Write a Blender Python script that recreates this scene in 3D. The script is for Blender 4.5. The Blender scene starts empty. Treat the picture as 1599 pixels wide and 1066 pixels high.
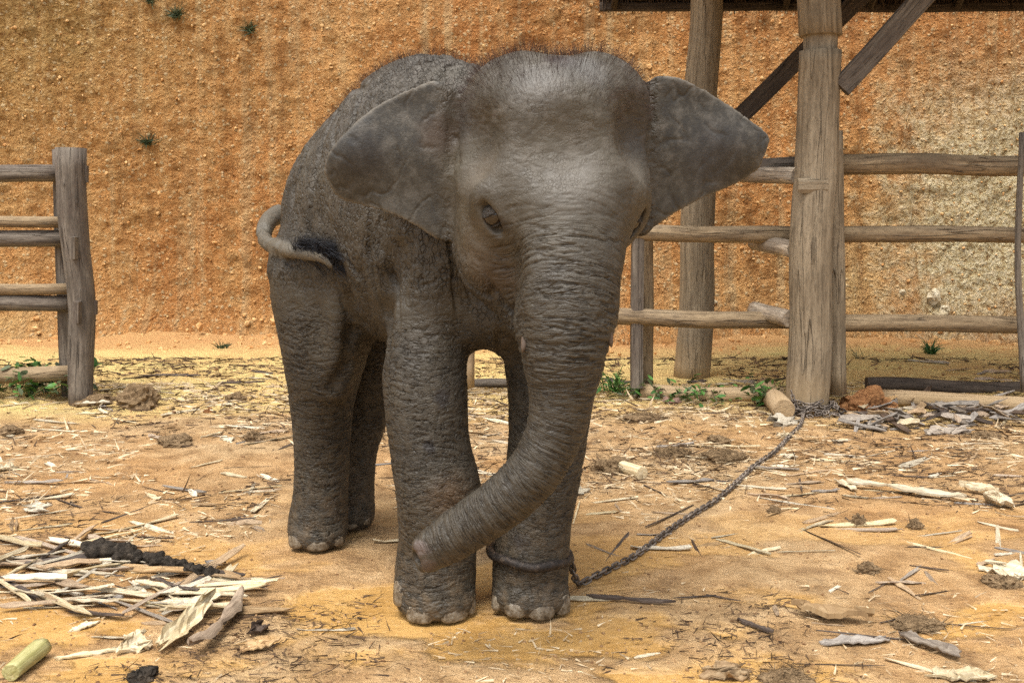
import bpy, bmesh, math, random
import numpy as np
from mathutils import Vector, Matrix, Quaternion, noise as mnoise

scene = bpy.context.scene
col = scene.collection
R = math.radians

# ------------------------------------------------------------------ camera
CAM_H, PITCH, FPX, PW, PH = 1.14, R(7.7), 1500.0, 1599.0, 1066.0
cam_d = bpy.data.cameras.new('camera')
cam_d.sensor_width = 36.0
cam_d.lens = 36.0 * FPX / PW
cam_d.clip_start = 0.05
cam_d.clip_end = 500.0
cam = bpy.data.objects.new('camera', cam_d)
col.objects.link(cam)
cam.location = (0, 0, CAM_H)
cam.rotation_euler = (R(90) - PITCH, 0, 0)
scene.camera = cam

# ------------------------------------------------------------------ world, sun, exposure
world = bpy.data.worlds.new('World')
scene.world = world
world.use_nodes = True
wn, wl = world.node_tree.nodes, world.node_tree.links
for n in list(wn):
    wn.remove(n)
SUN_EL, SUN_AZ = R(69), R(-150)          # behind the camera, high, a little to the left
sky = wn.new('ShaderNodeTexSky')
sky.sky_type = 'NISHITA'
sky.sun_disc = False
sky.sun_elevation = SUN_EL
sky.sun_rotation = SUN_AZ
sky.air_density = 1.0
sky.dust_density = 4.0
sky.ozone_density = 1.0
hs = wn.new('ShaderNodeHueSaturation')
hs.inputs['Saturation'].default_value = 0.25      # thin overcast: nearly white sky
bgn = wn.new('ShaderNodeBackground')
bgn.inputs['Strength'].default_value = 0.13
wo = wn.new('ShaderNodeOutputWorld')
wl.new(sky.outputs[0], hs.inputs['Color'])
wl.new(hs.outputs[0], bgn.inputs['Color'])
wl.new(bgn.outputs[0], wo.inputs['Surface'])

sun_d = bpy.data.lights.new('sun', 'SUN')
sun_d.energy = 1.5
sun_d.angle = R(28)
sun_d.color = (1.0, 0.96, 0.90)
sun = bpy.data.objects.new('sun', sun_d)
col.objects.link(sun)
sd = Vector((math.sin(SUN_AZ) * math.cos(SUN_EL), math.cos(SUN_AZ) * math.cos(SUN_EL), math.sin(SUN_EL)))
sun.rotation_euler = sd.to_track_quat('Z', 'Y').to_euler()
sun.location = sd * 20

scene.view_settings.view_transform = 'Standard'
scene.view_settings.look = 'None'
scene.view_settings.exposure = 1.22
scene.view_settings.gamma = 1.0
scene.view_settings.use_curve_mapping = False
scene.render.engine = 'CYCLES'
scene.cycles.max_bounces = 5
scene.cycles.diffuse_bounces = 2
scene.cycles.glossy_bounces = 2
scene.cycles.use_denoising = False      # keeps the grain of soil and hide

# ------------------------------------------------------------------ helpers
rnd = random.Random(7)

def ray(px, py):
    u, v = (px - PW / 2) / FPX, (PH / 2 - py) / FPX
    c, s = math.cos(PITCH), math.sin(PITCH)
    return Vector((u, c + v * s, -s + v * c))

def at(px, py, d):
    """point at horizontal distance d from the camera along the sight line of a picture point"""
    r = ray(px, py)
    return Vector((0, 0, CAM_H)) + r * (d / r.y)

def on_ground(px, py, z=0.0):
    r = ray(px, py)
    return Vector((0, 0, CAM_H)) + r * ((z - CAM_H) / r.z)

def link(o, parent=None):
    col.objects.link(o)
    if parent is not None:
        o.parent = parent
    return o

def tag(o, label=None, cat=None, group=None, kind=None):
    if label: o['label'] = label
    if cat: o['category'] = cat
    if group: o['group'] = group
    if kind: o['kind'] = kind
    return o

def empty(name, loc=(0, 0, 0), rz=0.0):
    o = bpy.data.objects.new(name, None)
    o.empty_display_size = 0.1
    col.objects.link(o)
    o.location = loc
    o.rotation_euler = (0, 0, rz)
    return o

def mesh_obj(name, verts, faces, material=None, parent=None, smooth=True):
    me = bpy.data.meshes.new(name)
    me.from_pydata([tuple(v) for v in verts], [], faces)
    if smooth:
        me.polygons.foreach_set('use_smooth', [True] * len(me.polygons))
    if material: me.materials.append(material)
    me.update()
    return link(bpy.data.objects.new(name, me), parent)

class Nodes:
    """thin wrapper to write shader graphs"""
    def __init__(self, name):
        self.m = bpy.data.materials.new(name)
        self.m.use_nodes = True
        self.t = self.m.node_tree
        for n in list(self.t.nodes): self.t.nodes.remove(n)
        self.out = self.t.nodes.new('ShaderNodeOutputMaterial')
        self.b = self.t.nodes.new('ShaderNodeBsdfPrincipled')
        self.t.links.new(self.b.outputs[0], self.out.inputs['Surface'])
        self.b.inputs['Specular IOR Level'].default_value = 0.3
    def n(self, kind, **kw):
        nd = self.t.nodes.new('ShaderNode' + kind)
        for k, v in kw.items():
            setattr(nd, k, v)
        return nd
    def put(self, sock, v):
        if hasattr(v, 'is_output') or hasattr(v, 'links'):
            self.t.links.new(v, sock)
        else:
            sock.default_value = v
    def math(self, op, a, b=0.0, c=None, clamp=False):
        nd = self.n('Math', operation=op, use_clamp=clamp)
        self.put(nd.inputs[0], a); self.put(nd.inputs[1], b)
        if c is not None: self.put(nd.inputs[2], c)
        return nd.outputs[0]
    def mul(self, a, b): return self.math('MULTIPLY', a, b)
    def add(self, a, b): return self.math('ADD', a, b)
    def coord(self, which='Object'):
        return self.n('TexCoord').outputs[which]
    def scale(self, vec, s, loc=(0, 0, 0), rot=(0, 0, 0)):
        nd = self.n('Mapping')
        self.put(nd.inputs['Vector'], vec)
        nd.inputs['Scale'].default_value = s if hasattr(s, '__len__') else (s, s, s)
        nd.inputs['Location'].default_value = loc
        nd.inputs['Rotation'].default_value = rot
        return nd.outputs[0]
    def noise(self, vec, scale=1.0, detail=4.0, rough=0.55, dist=0.0, out=0):
        nd = self.n('TexNoise')
        self.put(nd.inputs['Vector'], vec)
        nd.inputs['Scale'].default_value = scale
        nd.inputs['Detail'].default_value = detail
        nd.inputs['Roughness'].default_value = rough
        nd.inputs['Distortion'].default_value = dist
        return nd.outputs[out]
    def voronoi(self, vec, scale=1.0, feature='F1', rand=1.0, out=0):
        nd = self.n('TexVoronoi', feature=feature)
        self.put(nd.inputs['Vector'], vec)
        nd.inputs['Scale'].default_value = scale
        nd.inputs['Randomness'].default_value = rand
        return nd.outputs[out]
    def warp(self, vec, amount, scale, detail=2.0):
        c = self.n('TexNoise')
        self.put(c.inputs['Vector'], vec)
        c.inputs['Scale'].default_value = scale
        c.inputs['Detail'].default_value = detail
        s = self.n('VectorMath', operation='SUBTRACT')
        self.t.links.new(c.outputs['Color'], s.inputs[0]); s.inputs[1].default_value = (0.5, 0.5, 0.5)
        m = self.n('VectorMath', operation='SCALE')
        self.t.links.new(s.outputs[0], m.inputs[0]); m.inputs['Scale'].default_value = amount
        a = self.n('VectorMath', operation='ADD')
        self.put(a.inputs[0], vec); self.t.links.new(m.outputs[0], a.inputs[1])
        return a.outputs[0]
    def ramp(self, fac, stops, interp='LINEAR'):
        nd = self.n('ValToRGB')
        self.put(nd.inputs[0], fac)
        cr = nd.color_ramp
        cr.interpolation = interp
        while len(cr.elements) < len(stops): cr.elements.new(0.5)
        for e, (p, c) in zip(cr.elements, stops):
            e.position = p
            e.color = (c, c, c, 1) if not hasattr(c, '__len__') else (*c, 1)
        return nd.outputs[0]
    def mapr(self, v, a, b, c=0.0, d=1.0, smooth=False):
        nd = self.n('MapRange')
        if smooth: nd.interpolation_type = 'SMOOTHSTEP'
        self.put(nd.inputs[0], v)
        for i, x in zip((1, 2, 3, 4), (a, b, c, d)): nd.inputs[i].default_value = x
        return nd.outputs[0]
    def mix(self, fac, a, b, mode='MIX'):
        nd = self.n('Mix', data_type='RGBA', blend_type=mode)
        self.put(nd.inputs[0], fac)
        for s, v in ((nd.inputs[6], a), (nd.inputs[7], b)):
            if not hasattr(v, 'links') and len(v) == 3: v = (*v, 1)
            self.put(s, v)
        return nd.outputs[2]
    def attr(self, name, out='Fac'):
        nd = self.n('Attribute', attribute_name=name)
        return nd.outputs[out]
    def sep(self, vec):
        nd = self.n('SeparateXYZ'); self.put(nd.inputs[0], vec); return nd.outputs
    def comb(self, x, y, z):
        nd = self.n('CombineXYZ')
        for i, v in enumerate((x, y, z)): self.put(nd.inputs[i], v)
        return nd.outputs[0]
    def color(self, v): self.put(self.b.inputs['Base Color'], (*v, 1) if not hasattr(v, 'links') and len(v) == 3 else v)
    def rough(self, v): self.put(self.b.inputs['Roughness'], v)
    def spec(self, v): self.put(self.b.inputs['Specular IOR Level'], v)
    def bump(self, h, dist=0.01, strength=1.0):
        nd = self.n('Bump')
        self.put(nd.inputs['Height'], h)
        nd.inputs['Distance'].default_value = dist
        nd.inputs['Strength'].default_value = strength
        self.t.links.new(nd.outputs[0], self.b.inputs['Normal'])
    def displace(self, h, scale=1.0, mid=0.0, method='BOTH'):
        nd = self.n('Displacement')
        self.put(nd.inputs['Height'], h)
        nd.inputs['Midlevel'].default_value = mid
        nd.inputs['Scale'].default_value = scale
        self.t.links.new(nd.outputs[0], self.out.inputs['Displacement'])
        self.m.displacement_method = method

class Field(Nodes):
    """the same wrapper for a geometry-node tree that moves points along their normals and keeps the height as an attribute"""
    def __init__(self, name):
        self.t = bpy.data.node_groups.new(name, 'GeometryNodeTree')
        self.t.interface.new_socket('Geometry', in_out='INPUT', socket_type='NodeSocketGeometry')
        self.t.interface.new_socket('Geometry', in_out='OUTPUT', socket_type='NodeSocketGeometry')
        self.gi = self.t.nodes.new('NodeGroupInput'); self.go = self.t.nodes.new('NodeGroupOutput')
        self.geo = self.gi.outputs[0]
    def attr(self, name, out='Fac'):
        nd = self.t.nodes.new('GeometryNodeInputNamedAttribute')
        nd.data_type = 'FLOAT_VECTOR' if out == 'Vector' else 'FLOAT'
        nd.inputs['Name'].default_value = name
        return nd.outputs['Attribute']
    def coord(self, which='Object'):
        return self.t.nodes.new('GeometryNodeInputPosition').outputs[0]
    def scale(self, vec, s, loc=(0, 0, 0), rot=(0, 0, 0)):
        nd = self.n('VectorMath', operation='MULTIPLY_ADD')
        self.put(nd.inputs[0], vec)
        nd.inputs[1].default_value = s if hasattr(s, '__len__') else (s, s, s)
        nd.inputs[2].default_value = loc
        return nd.outputs[0]
    def keep(self, name, value, kind='FLOAT'):
        nd = self.t.nodes.new('GeometryNodeStoreNamedAttribute')
        nd.data_type = kind; nd.domain = 'POINT'
        self.t.links.new(self.geo, nd.inputs['Geometry'])
        nd.inputs['Name'].default_value = name
        self.put(nd.inputs['Value'], value)
        self.geo = nd.outputs[0]
    def push(self, h, direction=None):
        v = self.n('VectorMath', operation='SCALE')
        if direction is None:
            self.t.links.new(self.t.nodes.new('GeometryNodeInputNormal').outputs[0], v.inputs[0])
        else:
            v.inputs[0].default_value = direction
        self.put(v.inputs['Scale'], h)
        sp = self.t.nodes.new('GeometryNodeSetPosition')
        self.t.links.new(self.geo, sp.inputs['Geometry'])
        self.t.links.new(v.outputs[0], sp.inputs['Offset'])
        self.geo = sp.outputs[0]
    def pick(self, cond, a, b):
        nd = self.t.nodes.new('GeometryNodeSwitch'); nd.input_type = 'VECTOR'
        cm = self.t.nodes.new('FunctionNodeCompare'); cm.data_type = 'FLOAT'; cm.operation = 'GREATER_THAN'
        self.put(cm.inputs[0], cond); cm.inputs[1].default_value = 0.5
        self.t.links.new(cm.outputs[0], nd.inputs[0]); self.put(nd.inputs[1], a); self.put(nd.inputs[2], b)
        return nd.outputs[0]
    def finish(self, obj):
        self.t.links.new(self.geo, self.go.inputs[0])
        md = obj.modifiers.new('relief', 'NODES'); md.node_group = self.t
# ------------------------------------------------------------------ elephant: one implicit surface, polygonised
VOX = 0.0070
E0 = np.array((-1.02, 2.05, -0.03)); E1 = np.array((0.74, 3.74, 1.70))
NV = np.ceil((E1 - E0) / VOX).astype(int) + 1
AX = [E0[i] + VOX * np.arange(NV[i]) for i in range(3)]
F = np.full(tuple(NV), 0.5, np.float32)          # trunk of the body and legs
GH = np.full(tuple(NV), 0.5, np.float32)         # head, trunk and ears
CUR = F

def block(lo, hi, pad):
    i0 = np.maximum(((np.array(lo) - pad - E0) / VOX).astype(int), 0)
    i1 = np.minimum(np.ceil((np.array(hi) + pad - E0) / VOX).astype(int) + 1, NV)
    sl = tuple(slice(a, b) for a, b in zip(i0, i1))
    X = AX[0][sl[0]].astype(np.float32)[:, None, None]
    Y = AX[1][sl[1]].astype(np.float32)[None, :, None]
    Z = AX[2][sl[2]].astype(np.float32)[None, None, :]
    return sl, X, Y, Z

def smin(a, b, k):
    h = np.clip(k - np.abs(a - b), 0, None) / k
    return np.minimum(a, b) - h * h * k * 0.25

def combine(sl, d, k, cut=False):
    CUR[sl] = -smin(-CUR[sl], d, k) if cut else smin(CUR[sl], d, k)

def d_cone(X, Y, Z, a, b, ra, rb):
    a = np.array(a); ab = np.array(b) - a
    L2 = float(ab @ ab) + 1e-9
    t = np.clip(((X - a[0]) * ab[0] + (Y - a[1]) * ab[1] + (Z - a[2]) * ab[2]) / L2, 0, 1)
    dx, dy, dz = X - a[0] - t * ab[0], Y - a[1] - t * ab[1], Z - a[2] - t * ab[2]
    return np.sqrt(dx * dx + dy * dy + dz * dz) - (ra + (rb - ra) * t)

def cone(a, b, ra, rb, k=0.05, cut=False):
    a, b = np.array(a), np.array(b)
    r = max(ra, rb)
    sl, X, Y, Z = block(np.minimum(a, b) - r, np.maximum(a, b) + r, k + 0.03)
    combine(sl, d_cone(X, Y, Z, a, b, ra, rb), k, cut)

def catmull(pts, n=6):
    """smooth resampling of rows (x,y,z,r...)"""
    P = np.array(pts, float)
    P = np.vstack([2 * P[0] - P[1], P, 2 * P[-1] - P[-2]])
    out = []
    for i in range(1, len(P) - 2):
        for j in range(n):
            t = j / n
            p0, p1, p2, p3 = P[i - 1:i + 3]
            out.append(0.5 * (2 * p1 + (p2 - p0) * t + (2 * p0 - 5 * p1 + 4 * p2 - p3) * t * t + (3 * p1 - p0 - 3 * p2 + p3) * t ** 3))
    out.append(P[-2])
    return np.array(out)

def chain(pts, k=0.05, n=4):
    C = catmull(pts, n)
    lo = (C[:, :3] - C[:, 3:4]).min(0); hi = (C[:, :3] + C[:, 3:4]).max(0)
    sl, X, Y, Z = block(lo, hi, k + 0.03)
    D = None
    for a, b in zip(C[:-1], C[1:]):
        d = d_cone(X, Y, Z, a[:3], b[:3], a[3], b[3])
        D = d if D is None else smin(D, d, 0.012)
    combine(sl, D, k)
    return C

def ellipsoid(c, r, axes=None, k=0.08, cut=False):
    c = np.array(c, float); r = np.array(r, float)
    M = np.eye(3) if axes is None else np.array([list(v) for v in axes], float)
    ext = np.sqrt(((M * r[:, None]) ** 2).sum(0))
    sl, X, Y, Z = block(c - ext, c + ext, k + 0.03)
    dx, dy, dz = X - c[0], Y - c[1], Z - c[2]
    q = [(dx * M[i, 0] + dy * M[i, 1] + dz * M[i, 2]) for i in range(3)]
    k0 = np.sqrt(sum((q[i] / r[i]) ** 2 for i in range(3)))
    k1 = np.sqrt(sum((q[i] / r[i] ** 2) ** 2 for i in range(3))) + 1e-6
    combine(sl, k0 * (k0 - 1) / k1, k, cut)

def px(p, y, d, r=None):
    v = at(p, y, d)
    return (v.x, v.y, v.z) if r is None else (v.x, v.y, v.z, r * (v - Vector((0, 0, CAM_H))).length / FPX)

# body axis
HD = Vector((0.606, -0.795, 0)); LT = Vector((0.795, 0.606, 0)); UP = Vector((0, 0, 1))
def bax(tilt=0.0, yaw=0.0):
    h = Matrix.Rotation(yaw, 3, 'Z') @ HD; l = Matrix.Rotation(yaw, 3, 'Z') @ LT
    h2 = h * math.cos(tilt) + UP * math.sin(tilt); u2 = UP * math.cos(tilt) - h * math.sin(tilt)
    return (h2, l, u2)
RUMP = Vector((-0.50, 3.26, 0)); SHO = Vector((-0.10, 2.76, 0))
MID = (RUMP + SHO) / 2
ellipsoid((MID.x, MID.y, 1.12), (0.49, 0.29, 0.41), bax(), 0.1)                      # barrel
ellipsoid((MID.x + 0.02, MID.y - 0.03, 1.31), (0.42, 0.16, 0.285), bax(0.06), 0.14)      # arched back
ellipsoid((RUMP.x, RUMP.y, 1.10), (0.31, 0.265, 0.33), bax(), 0.10)                      # pelvis
ellipsoid((SHO.x - 0.02, SHO.y + 0.10, 1.12), (0.21, 0.23, 0.39), bax(), 0.08)                        # chest
# neck
cone((-0.04, 2.90, 1.26), (0.07, 2.62, 1.30), 0.24, 0.17, 0.10)

# legs
LEGS = {}
def leg(key, pts, k=0.05):
    LEGS[key] = chain([px(*p) for p in pts], k)
leg('fl', [(680, 400, 2.82, 78), (667, 500, 2.74, 64), (664, 600, 2.68, 64), (672, 700, 2.66, 61), (686, 775, 2.65, 64), (683, 850, 2.68, 58), (680, 890, 2.68, 57)], 0.07)
leg('fr', [(850, 440, 2.86, 85), (860, 560, 2.80, 72), (858, 650, 2.76, 62), (848, 740, 2.73, 57), (835, 820, 2.71, 54), (829, 880, 2.70, 57)], 0.06)
leg('hl', [(512, 430, 3.16, 92), (508, 540, 3.14, 66), (503, 620, 3.18, 49), (503, 700, 3.22, 41), (501, 770, 3.23, 40), (497, 815, 3.23, 42)], 0.06)
leg('hr', [(590, 440, 3.45, 90), (585, 560, 3.42, 62), (565, 630, 3.42, 46), (550, 700, 3.42, 38), (546, 770, 3.42, 36), (545, 790, 3.42, 37)], 0.06)

def foot(cx, cy, d, rx, h, front, tilt=0.0):
    """flared round foot with a flat sole; d is the depth of its centre"""
    g = on_ground(cx, cy)
    g.y = d
    g.x = at(cx, cy, d).x
    sl, X, Y, Z = block((g.x - rx - .05, g.y - rx - .05, -0.02), (g.x + rx + .05, g.y + rx + .05, h + .05), 0.04)
    t = np.clip(Z / h, 0, 1)
    rr = rx * (1.0 - 0.20 * t * t) * (1 - 0.18 * np.clip(1 - Z / 0.035, 0, 1) ** 2)
    fx, fy = front
    dx, dy = X - g.x, Y - g.y
    d2 = np.sqrt(dx * dx + dy * dy + 1e-9)
    cosf = (dx * fx + dy * fy) / d2
    rr = rr * (1 + 0.10 * np.clip(cosf, 0, 1) * (1 - t))
    D = np.maximum(d2 - rr, np.maximum(Z - h, tilt * (1 - cosf) * 0.5 * d2 / rx - Z))
    # notches between the toes
    combine(sl, D.astype(np.float32), 0.035)
    return g
FEET = {}
FEET['fl'] = foot(680, 950, 2.665, 0.117, 0.15, (0.1, -1.0), 0.02)
FEET['fr'] = foot(827, 950, 2.69, 0.115, 0.11, (0.1, -1.0))
FEET['hl'] = foot(496, 840, 3.225, 0.098, 0.10, (0.3, -0.95))
FEET['hr'] = foot(545, 812, 3.42, 0.088, 0.10, (0.3, -0.95))
# toes: a bulge behind every nail
NAILS = [(658, 957, 54, 34, 'fl', 680), (717, 960, 50, 32, 'fl', 680), (622, 925, 22, 44, 'fl', 680), (741, 938, 16, 44, 'fl', 680), (802, 950, 44, 26, 'fr', 827), (847, 953, 52, 28, 'fr', 827),
         (884, 944, 24, 38, 'fr', 827), (771, 938, 16, 30, 'fr', 827), (467, 843, 32, 26, 'hl', 496), (506, 850, 42, 24, 'hl', 496), (535, 840, 16, 24, 'hl', 496), (552, 817, 36, 18, 'hr', 545), (576, 809, 14, 20, 'hr', 545)]
FR_ = {'fl': 0.115, 'fr': 0.118, 'hl': 0.098, 'hr': 0.088}
NPOS = []
for cx, cy, w_, h_, key, fx in NAILS:
    g = FEET[key]; dd = g.y - FR_[key]
    xo = max(-0.97, min(0.97, (cx - fx) * dd / FPX / FR_[key]))
    th_ = math.asin(xo)
    o_ = Vector((math.sin(th_), -math.cos(th_), 0))
    p_ = Vector((g.x, g.y, 0)) + o_ * FR_[key] * 0.98
    zc = max(0.024, at(cx, cy, p_.y).z)
    wm = w_ * dd / FPX / max(0.45, math.cos(th_))
    ellipsoid((p_.x - o_.x * 0.012, p_.y - o_.y * 0.012, zc + 0.012), (wm * 0.56, 0.025, 0.034), (Vector((0, 0, 1)).cross(o_), o_, UP), 0.016)
    NPOS.append((p_, o_, zc, wm, h_ * dd / FPX))
# stifle fold of the near hind leg
chain([px(515, 430, 3.00, 16), px(530, 480, 2.97, 20), px(534, 540, 3.00, 22), px(522, 600, 3.06, 22)], 0.05)
# elbow/shoulder fullness near side
ellipsoid(px(676, 430, 2.74), (0.10, 0.11, 0.18), None, 0.08)
# sternum
ellipsoid(px(785, 490, 2.72), (0.10, 0.12, 0.10), None, 0.08)
cone(px(786, 520, 2.72), px(790, 552, 2.72), 0.035, 0.013, 0.03)

CUR = GH
# head: faces the camera, turned a little to the right of it
HY = R(10)
HR_ = (Vector((math.cos(HY), math.sin(HY), 0)), Vector((-math.sin(HY), math.cos(HY), 0)), UP)
ellipsoid(px(862, 218, 2.52), (0.228, 0.25, 0.215), HR_, 0.06)                 # cranium
ellipsoid(px(805, 165, 2.54), (0.13, 0.16, 0.112), HR_, 0.08)                   # twin domes
ellipsoid(px(930, 160, 2.55), (0.13, 0.16, 0.112), HR_, 0.08)
ellipsoid(px(875, 300, 2.42), (0.190, 0.17, 0.16), HR_, 0.08)                  # lower forehead
ellipsoid(px(958, 278, 2.46), (0.085, 0.13, 0.10), HR_, 0.07)                    # right brow
ellipsoid(px(765, 285, 2.45), (0.085, 0.13, 0.10), HR_, 0.08)                    # left brow
ellipsoid(px(775, 385, 2.50), (0.115, 0.17, 0.135), HR_, 0.08)                   # near cheek
ellipsoid(px(925, 370, 2.58), (0.08, 0.15, 0.12), HR_, 0.07)                    # far cheek
cone(px(800, 430, 2.48), px(822, 500, 2.44), 0.095, 0.055, 0.06)                 # jaw and lip
cone(px(905, 430, 2.54), px(895, 490, 2.46), 0.06, 0.05, 0.06)
# trunk
TR = [(884, 300, 2.42, 104), (884, 370, 2.36, 92), (883, 440, 2.31, 83), (882, 500, 2.28, 74), (880, 560, 2.27, 62), (877, 620, 2.27, 48),
      (864, 680, 2.27, 43), (832, 738, 2.27, 41), (782, 786, 2.28, 39), (724, 826, 2.30, 36), (690, 848, 2.31, 32), (669, 861, 2.31, 27)]
TRC = chain([px(*p) for p in TR], 0.05, 5)
# trunk tip finger and nostril hollow
cone(px(668, 850, 2.30), px(650, 850, 2.285), 0.026, 0.013, 0.02)
cone(px(672, 876, 2.30), px(662, 888, 2.29), 0.022, 0.011, 0.02)
cone(px(668, 868, 2.30), px(640, 872, 2.28), 0.012, 0.016, 0.012, cut=True)
# lip folds where the little tusks come out
ellipsoid(px(822, 500, 2.32), (0.028, 0.04, 0.06), None, 0.04)
ellipsoid(px(940, 490, 2.32), (0.028, 0.04, 0.06), None, 0.04)
EYES = []
EYE_PX = [(770, 338, 2.318, 1, 0), (986, 345, 2.44, -1, 0)]
ellipsoid(px(872, 70, 2.50), (0.045, 0.12, 0.022), HR_, 0.05, cut=True)
# temple hollows and eye sockets
ellipsoid(px(728, 222, 2.34), (0.055, 0.06, 0.075), HR_, 0.08, cut=True)
ellipsoid(px(1004, 215, 2.37), (0.045, 0.05, 0.075), HR_, 0.10, cut=True)
ellipsoid(px(872, 215, 2.225), (0.10, 0.05, 0.06), HR_, 0.12, cut=True)
ellipsoid(px(786, 430, 2.29), (0.034, 0.05, 0.08), HR_, 0.06, cut=True)

for ex, ey, ed, sx, rz in EYE_PX:
    c = Vector(px(ex, ey, ed))
    # slanted almond opening with thick lids
    t = Vector((sx * 0.50, 0.12, -0.85)).normalized()
    nn = Vector((sx * -0.55, -0.83, 0)).normalized()
    nn = (nn - t * nn.dot(t)).normalized()
    ax = (t, nn, t.cross(nn))
    ellipsoid(c + nn * -0.012, (0.078, 0.030, 0.050), ax, 0.03)
    ellipsoid(c + nn * 0.012, (0.046, 0.024, 0.0165), ax, 0.010, cut=True)
    sd_ = ax[2] if ax[2].x * sx > 0 else -ax[2]
    for off, rr_, ln in ((0.026, 0.0075, 0.050), (-0.026, 0.0080, 0.052), (-0.043, 0.0065, 0.060)):
        pts_ = []
        for u_ in (-1, -0.5, 0, 0.5, 1):
            q_ = c + t * (u_ * ln) + sd_ * (off * (1 - 0.75 * u_ * u_)) - nn * (0.004 + 0.010 * u_ * u_ + abs(off) * 0.25)
            pts_.append((q_.x, q_.y, q_.z, rr_ * (1 - 0.3 * u_ * u_)))
        chain(pts_, 0.010, 3)
    EYES.append((c, ax, sx))
# ears: curved leaves that grow out of the side of the head
def poly_sdf(U, V, P):
    P = np.array(P); n = len(P)
    d = np.full(U.shape, 1e9, np.float32); s = np.zeros(U.shape, bool)
    for i in range(n):
        a, b = P[i], P[(i + 1) % n]
        e = b - a
        wx, wy = U - a[0], V - a[1]
        t = np.clip((wx * e[0] + wy * e[1]) / (e @ e + 1e-12), 0, 1)
        d = np.minimum(d, (wx - e[0] * t) ** 2 + (wy - e[1] * t) ** 2)
        c = ((a[1] <= V) != (b[1] <= V)) & (U < (b[0] - a[0]) * (V - a[1]) / (b[1] - a[1] + 1e-12) + a[0])
        s ^= c
    d = np.sqrt(d)
    return np.where(s, -d, d)

EARS = []
def ear_f(U, V, um, cup, vmax):
    g = np.clip(U / um, 0, 1.2)
    f = cup * ((U / um) ** 2 - 0.3) + 0.012 * np.sin(U * 26 + V * 11) * g + 0.014 * np.sin(V * 22 + 1.0) * np.clip(g * 1.5, 0, 1)
    return f + 0.022 * np.exp(-((V - vmax + 0.005) / 0.035) ** 2) * np.clip(g, 0, 1)
def ear(outline, root, depth, side, back, cup, k=0.03):
    O = Vector(px(root[0], root[1], depth))
    e1 = Vector((side * math.cos(back), math.sin(back), 0)); e2 = Vector((0, -0.05, 1)).normalized()
    nn = e1.cross(e2).normalized()
    if nn.y > 0: nn = -nn
    e2 = (e2 - e1 * e2.dot(e1)).normalized()
    c0 = Vector((0, 0, CAM_H))
    pts = []
    for p in outline:
        r = ray(*p); t = (O - c0).dot(nn) / r.dot(nn); q = c0 + r * t - O
        pts.append((q.dot(e1), q.dot(e2)))
    C = catmull(np.array(pts + pts[:1]), 4)[:-1]
    W = np.array([list(O + e1 * a + e2 * b) for a, b in C])
    sl, X, Y, Z = block(W.min(0), W.max(0), 0.09)
    X, Y, Z = X - O.x, Y - O.y, Z - O.z
    U = (X * e1.x + Y * e1.y + Z * e1.z).astype(np.float32); V = (X * e2.x + Y * e2.y + Z * e2.z).astype(np.float32)
    Wn = (X * nn.x + Y * nn.y + Z * nn.z).astype(np.float32)
    um = C[:, 0].max()
    f = ear_f(U, V, um, cup, C[:, 1].max())
    P2 = poly_sdf(U, V, C)
    th = 0.0072 + 0.010 * np.clip(1 - U / (0.35 * um), 0, 1)
    th = th * (0.76 + 0.24 * np.clip(-P2 / 0.03, 0, 1))
    wv = np.abs(Wn - f) - th
    r = 0.0052
    q1, q2 = P2 + r, wv + r
    D = np.minimum(np.maximum(q1, q2), 0) + np.sqrt(np.maximum(q1, 0) ** 2 + np.maximum(q2, 0) ** 2) - r
    combine(sl, D.astype(np.float32), k)
    EARS.append((O, e1, e2, nn, C, cup))
ear([(715, 140), (690, 127), (672, 127), (630, 142), (585, 165), (540, 203), (510, 240), (503, 265), (511, 290), (527, 312), (562, 323), (610, 336), (650, 354), (684, 375), (697, 379), (706, 366), (712, 320), (722, 260), (728, 190)],
    (712, 250), 2.535, -1, R(3), -0.035, 0.014)
ear([(1000, 122), (1030, 118), (1060, 121), (1092, 134), (1130, 156), (1172, 184), (1208, 211), (1201, 236), (1186, 266), (1160, 285), (1122, 303), (1076, 322), (1034, 345), (1006, 367), (990, 368), (984, 345), (978, 300), (972, 230), (978, 160)],
    (1000, 240), 2.60, 1, R(12), -0.035, 0.014)

F = smin(F, GH, 0.03)
CUR = F
# tail: from behind the rump, swung round along the near flank
def surf(p, y, a=2.05, b=3.8):
    """first depth at which the sight line through a picture point meets the animal"""
    ds = np.arange(a, b, VOX * 0.5)
    r = ray(p, y)
    P = np.array([list(Vector((0, 0, CAM_H)) + r * (d / r.y)) for d in ds])
    q = ((P - E0) / VOX).round().astype(int)
    ok = ((q >= 0) & (q < NV)).all(1)
    q = np.clip(q, 0, NV - 1)
    v = np.where(ok, F[q[:, 0], q[:, 1], q[:, 2]], 1)
    h = np.nonzero(v < 0)[0]
    return float(ds[h[0]]) if len(h) else None
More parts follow.
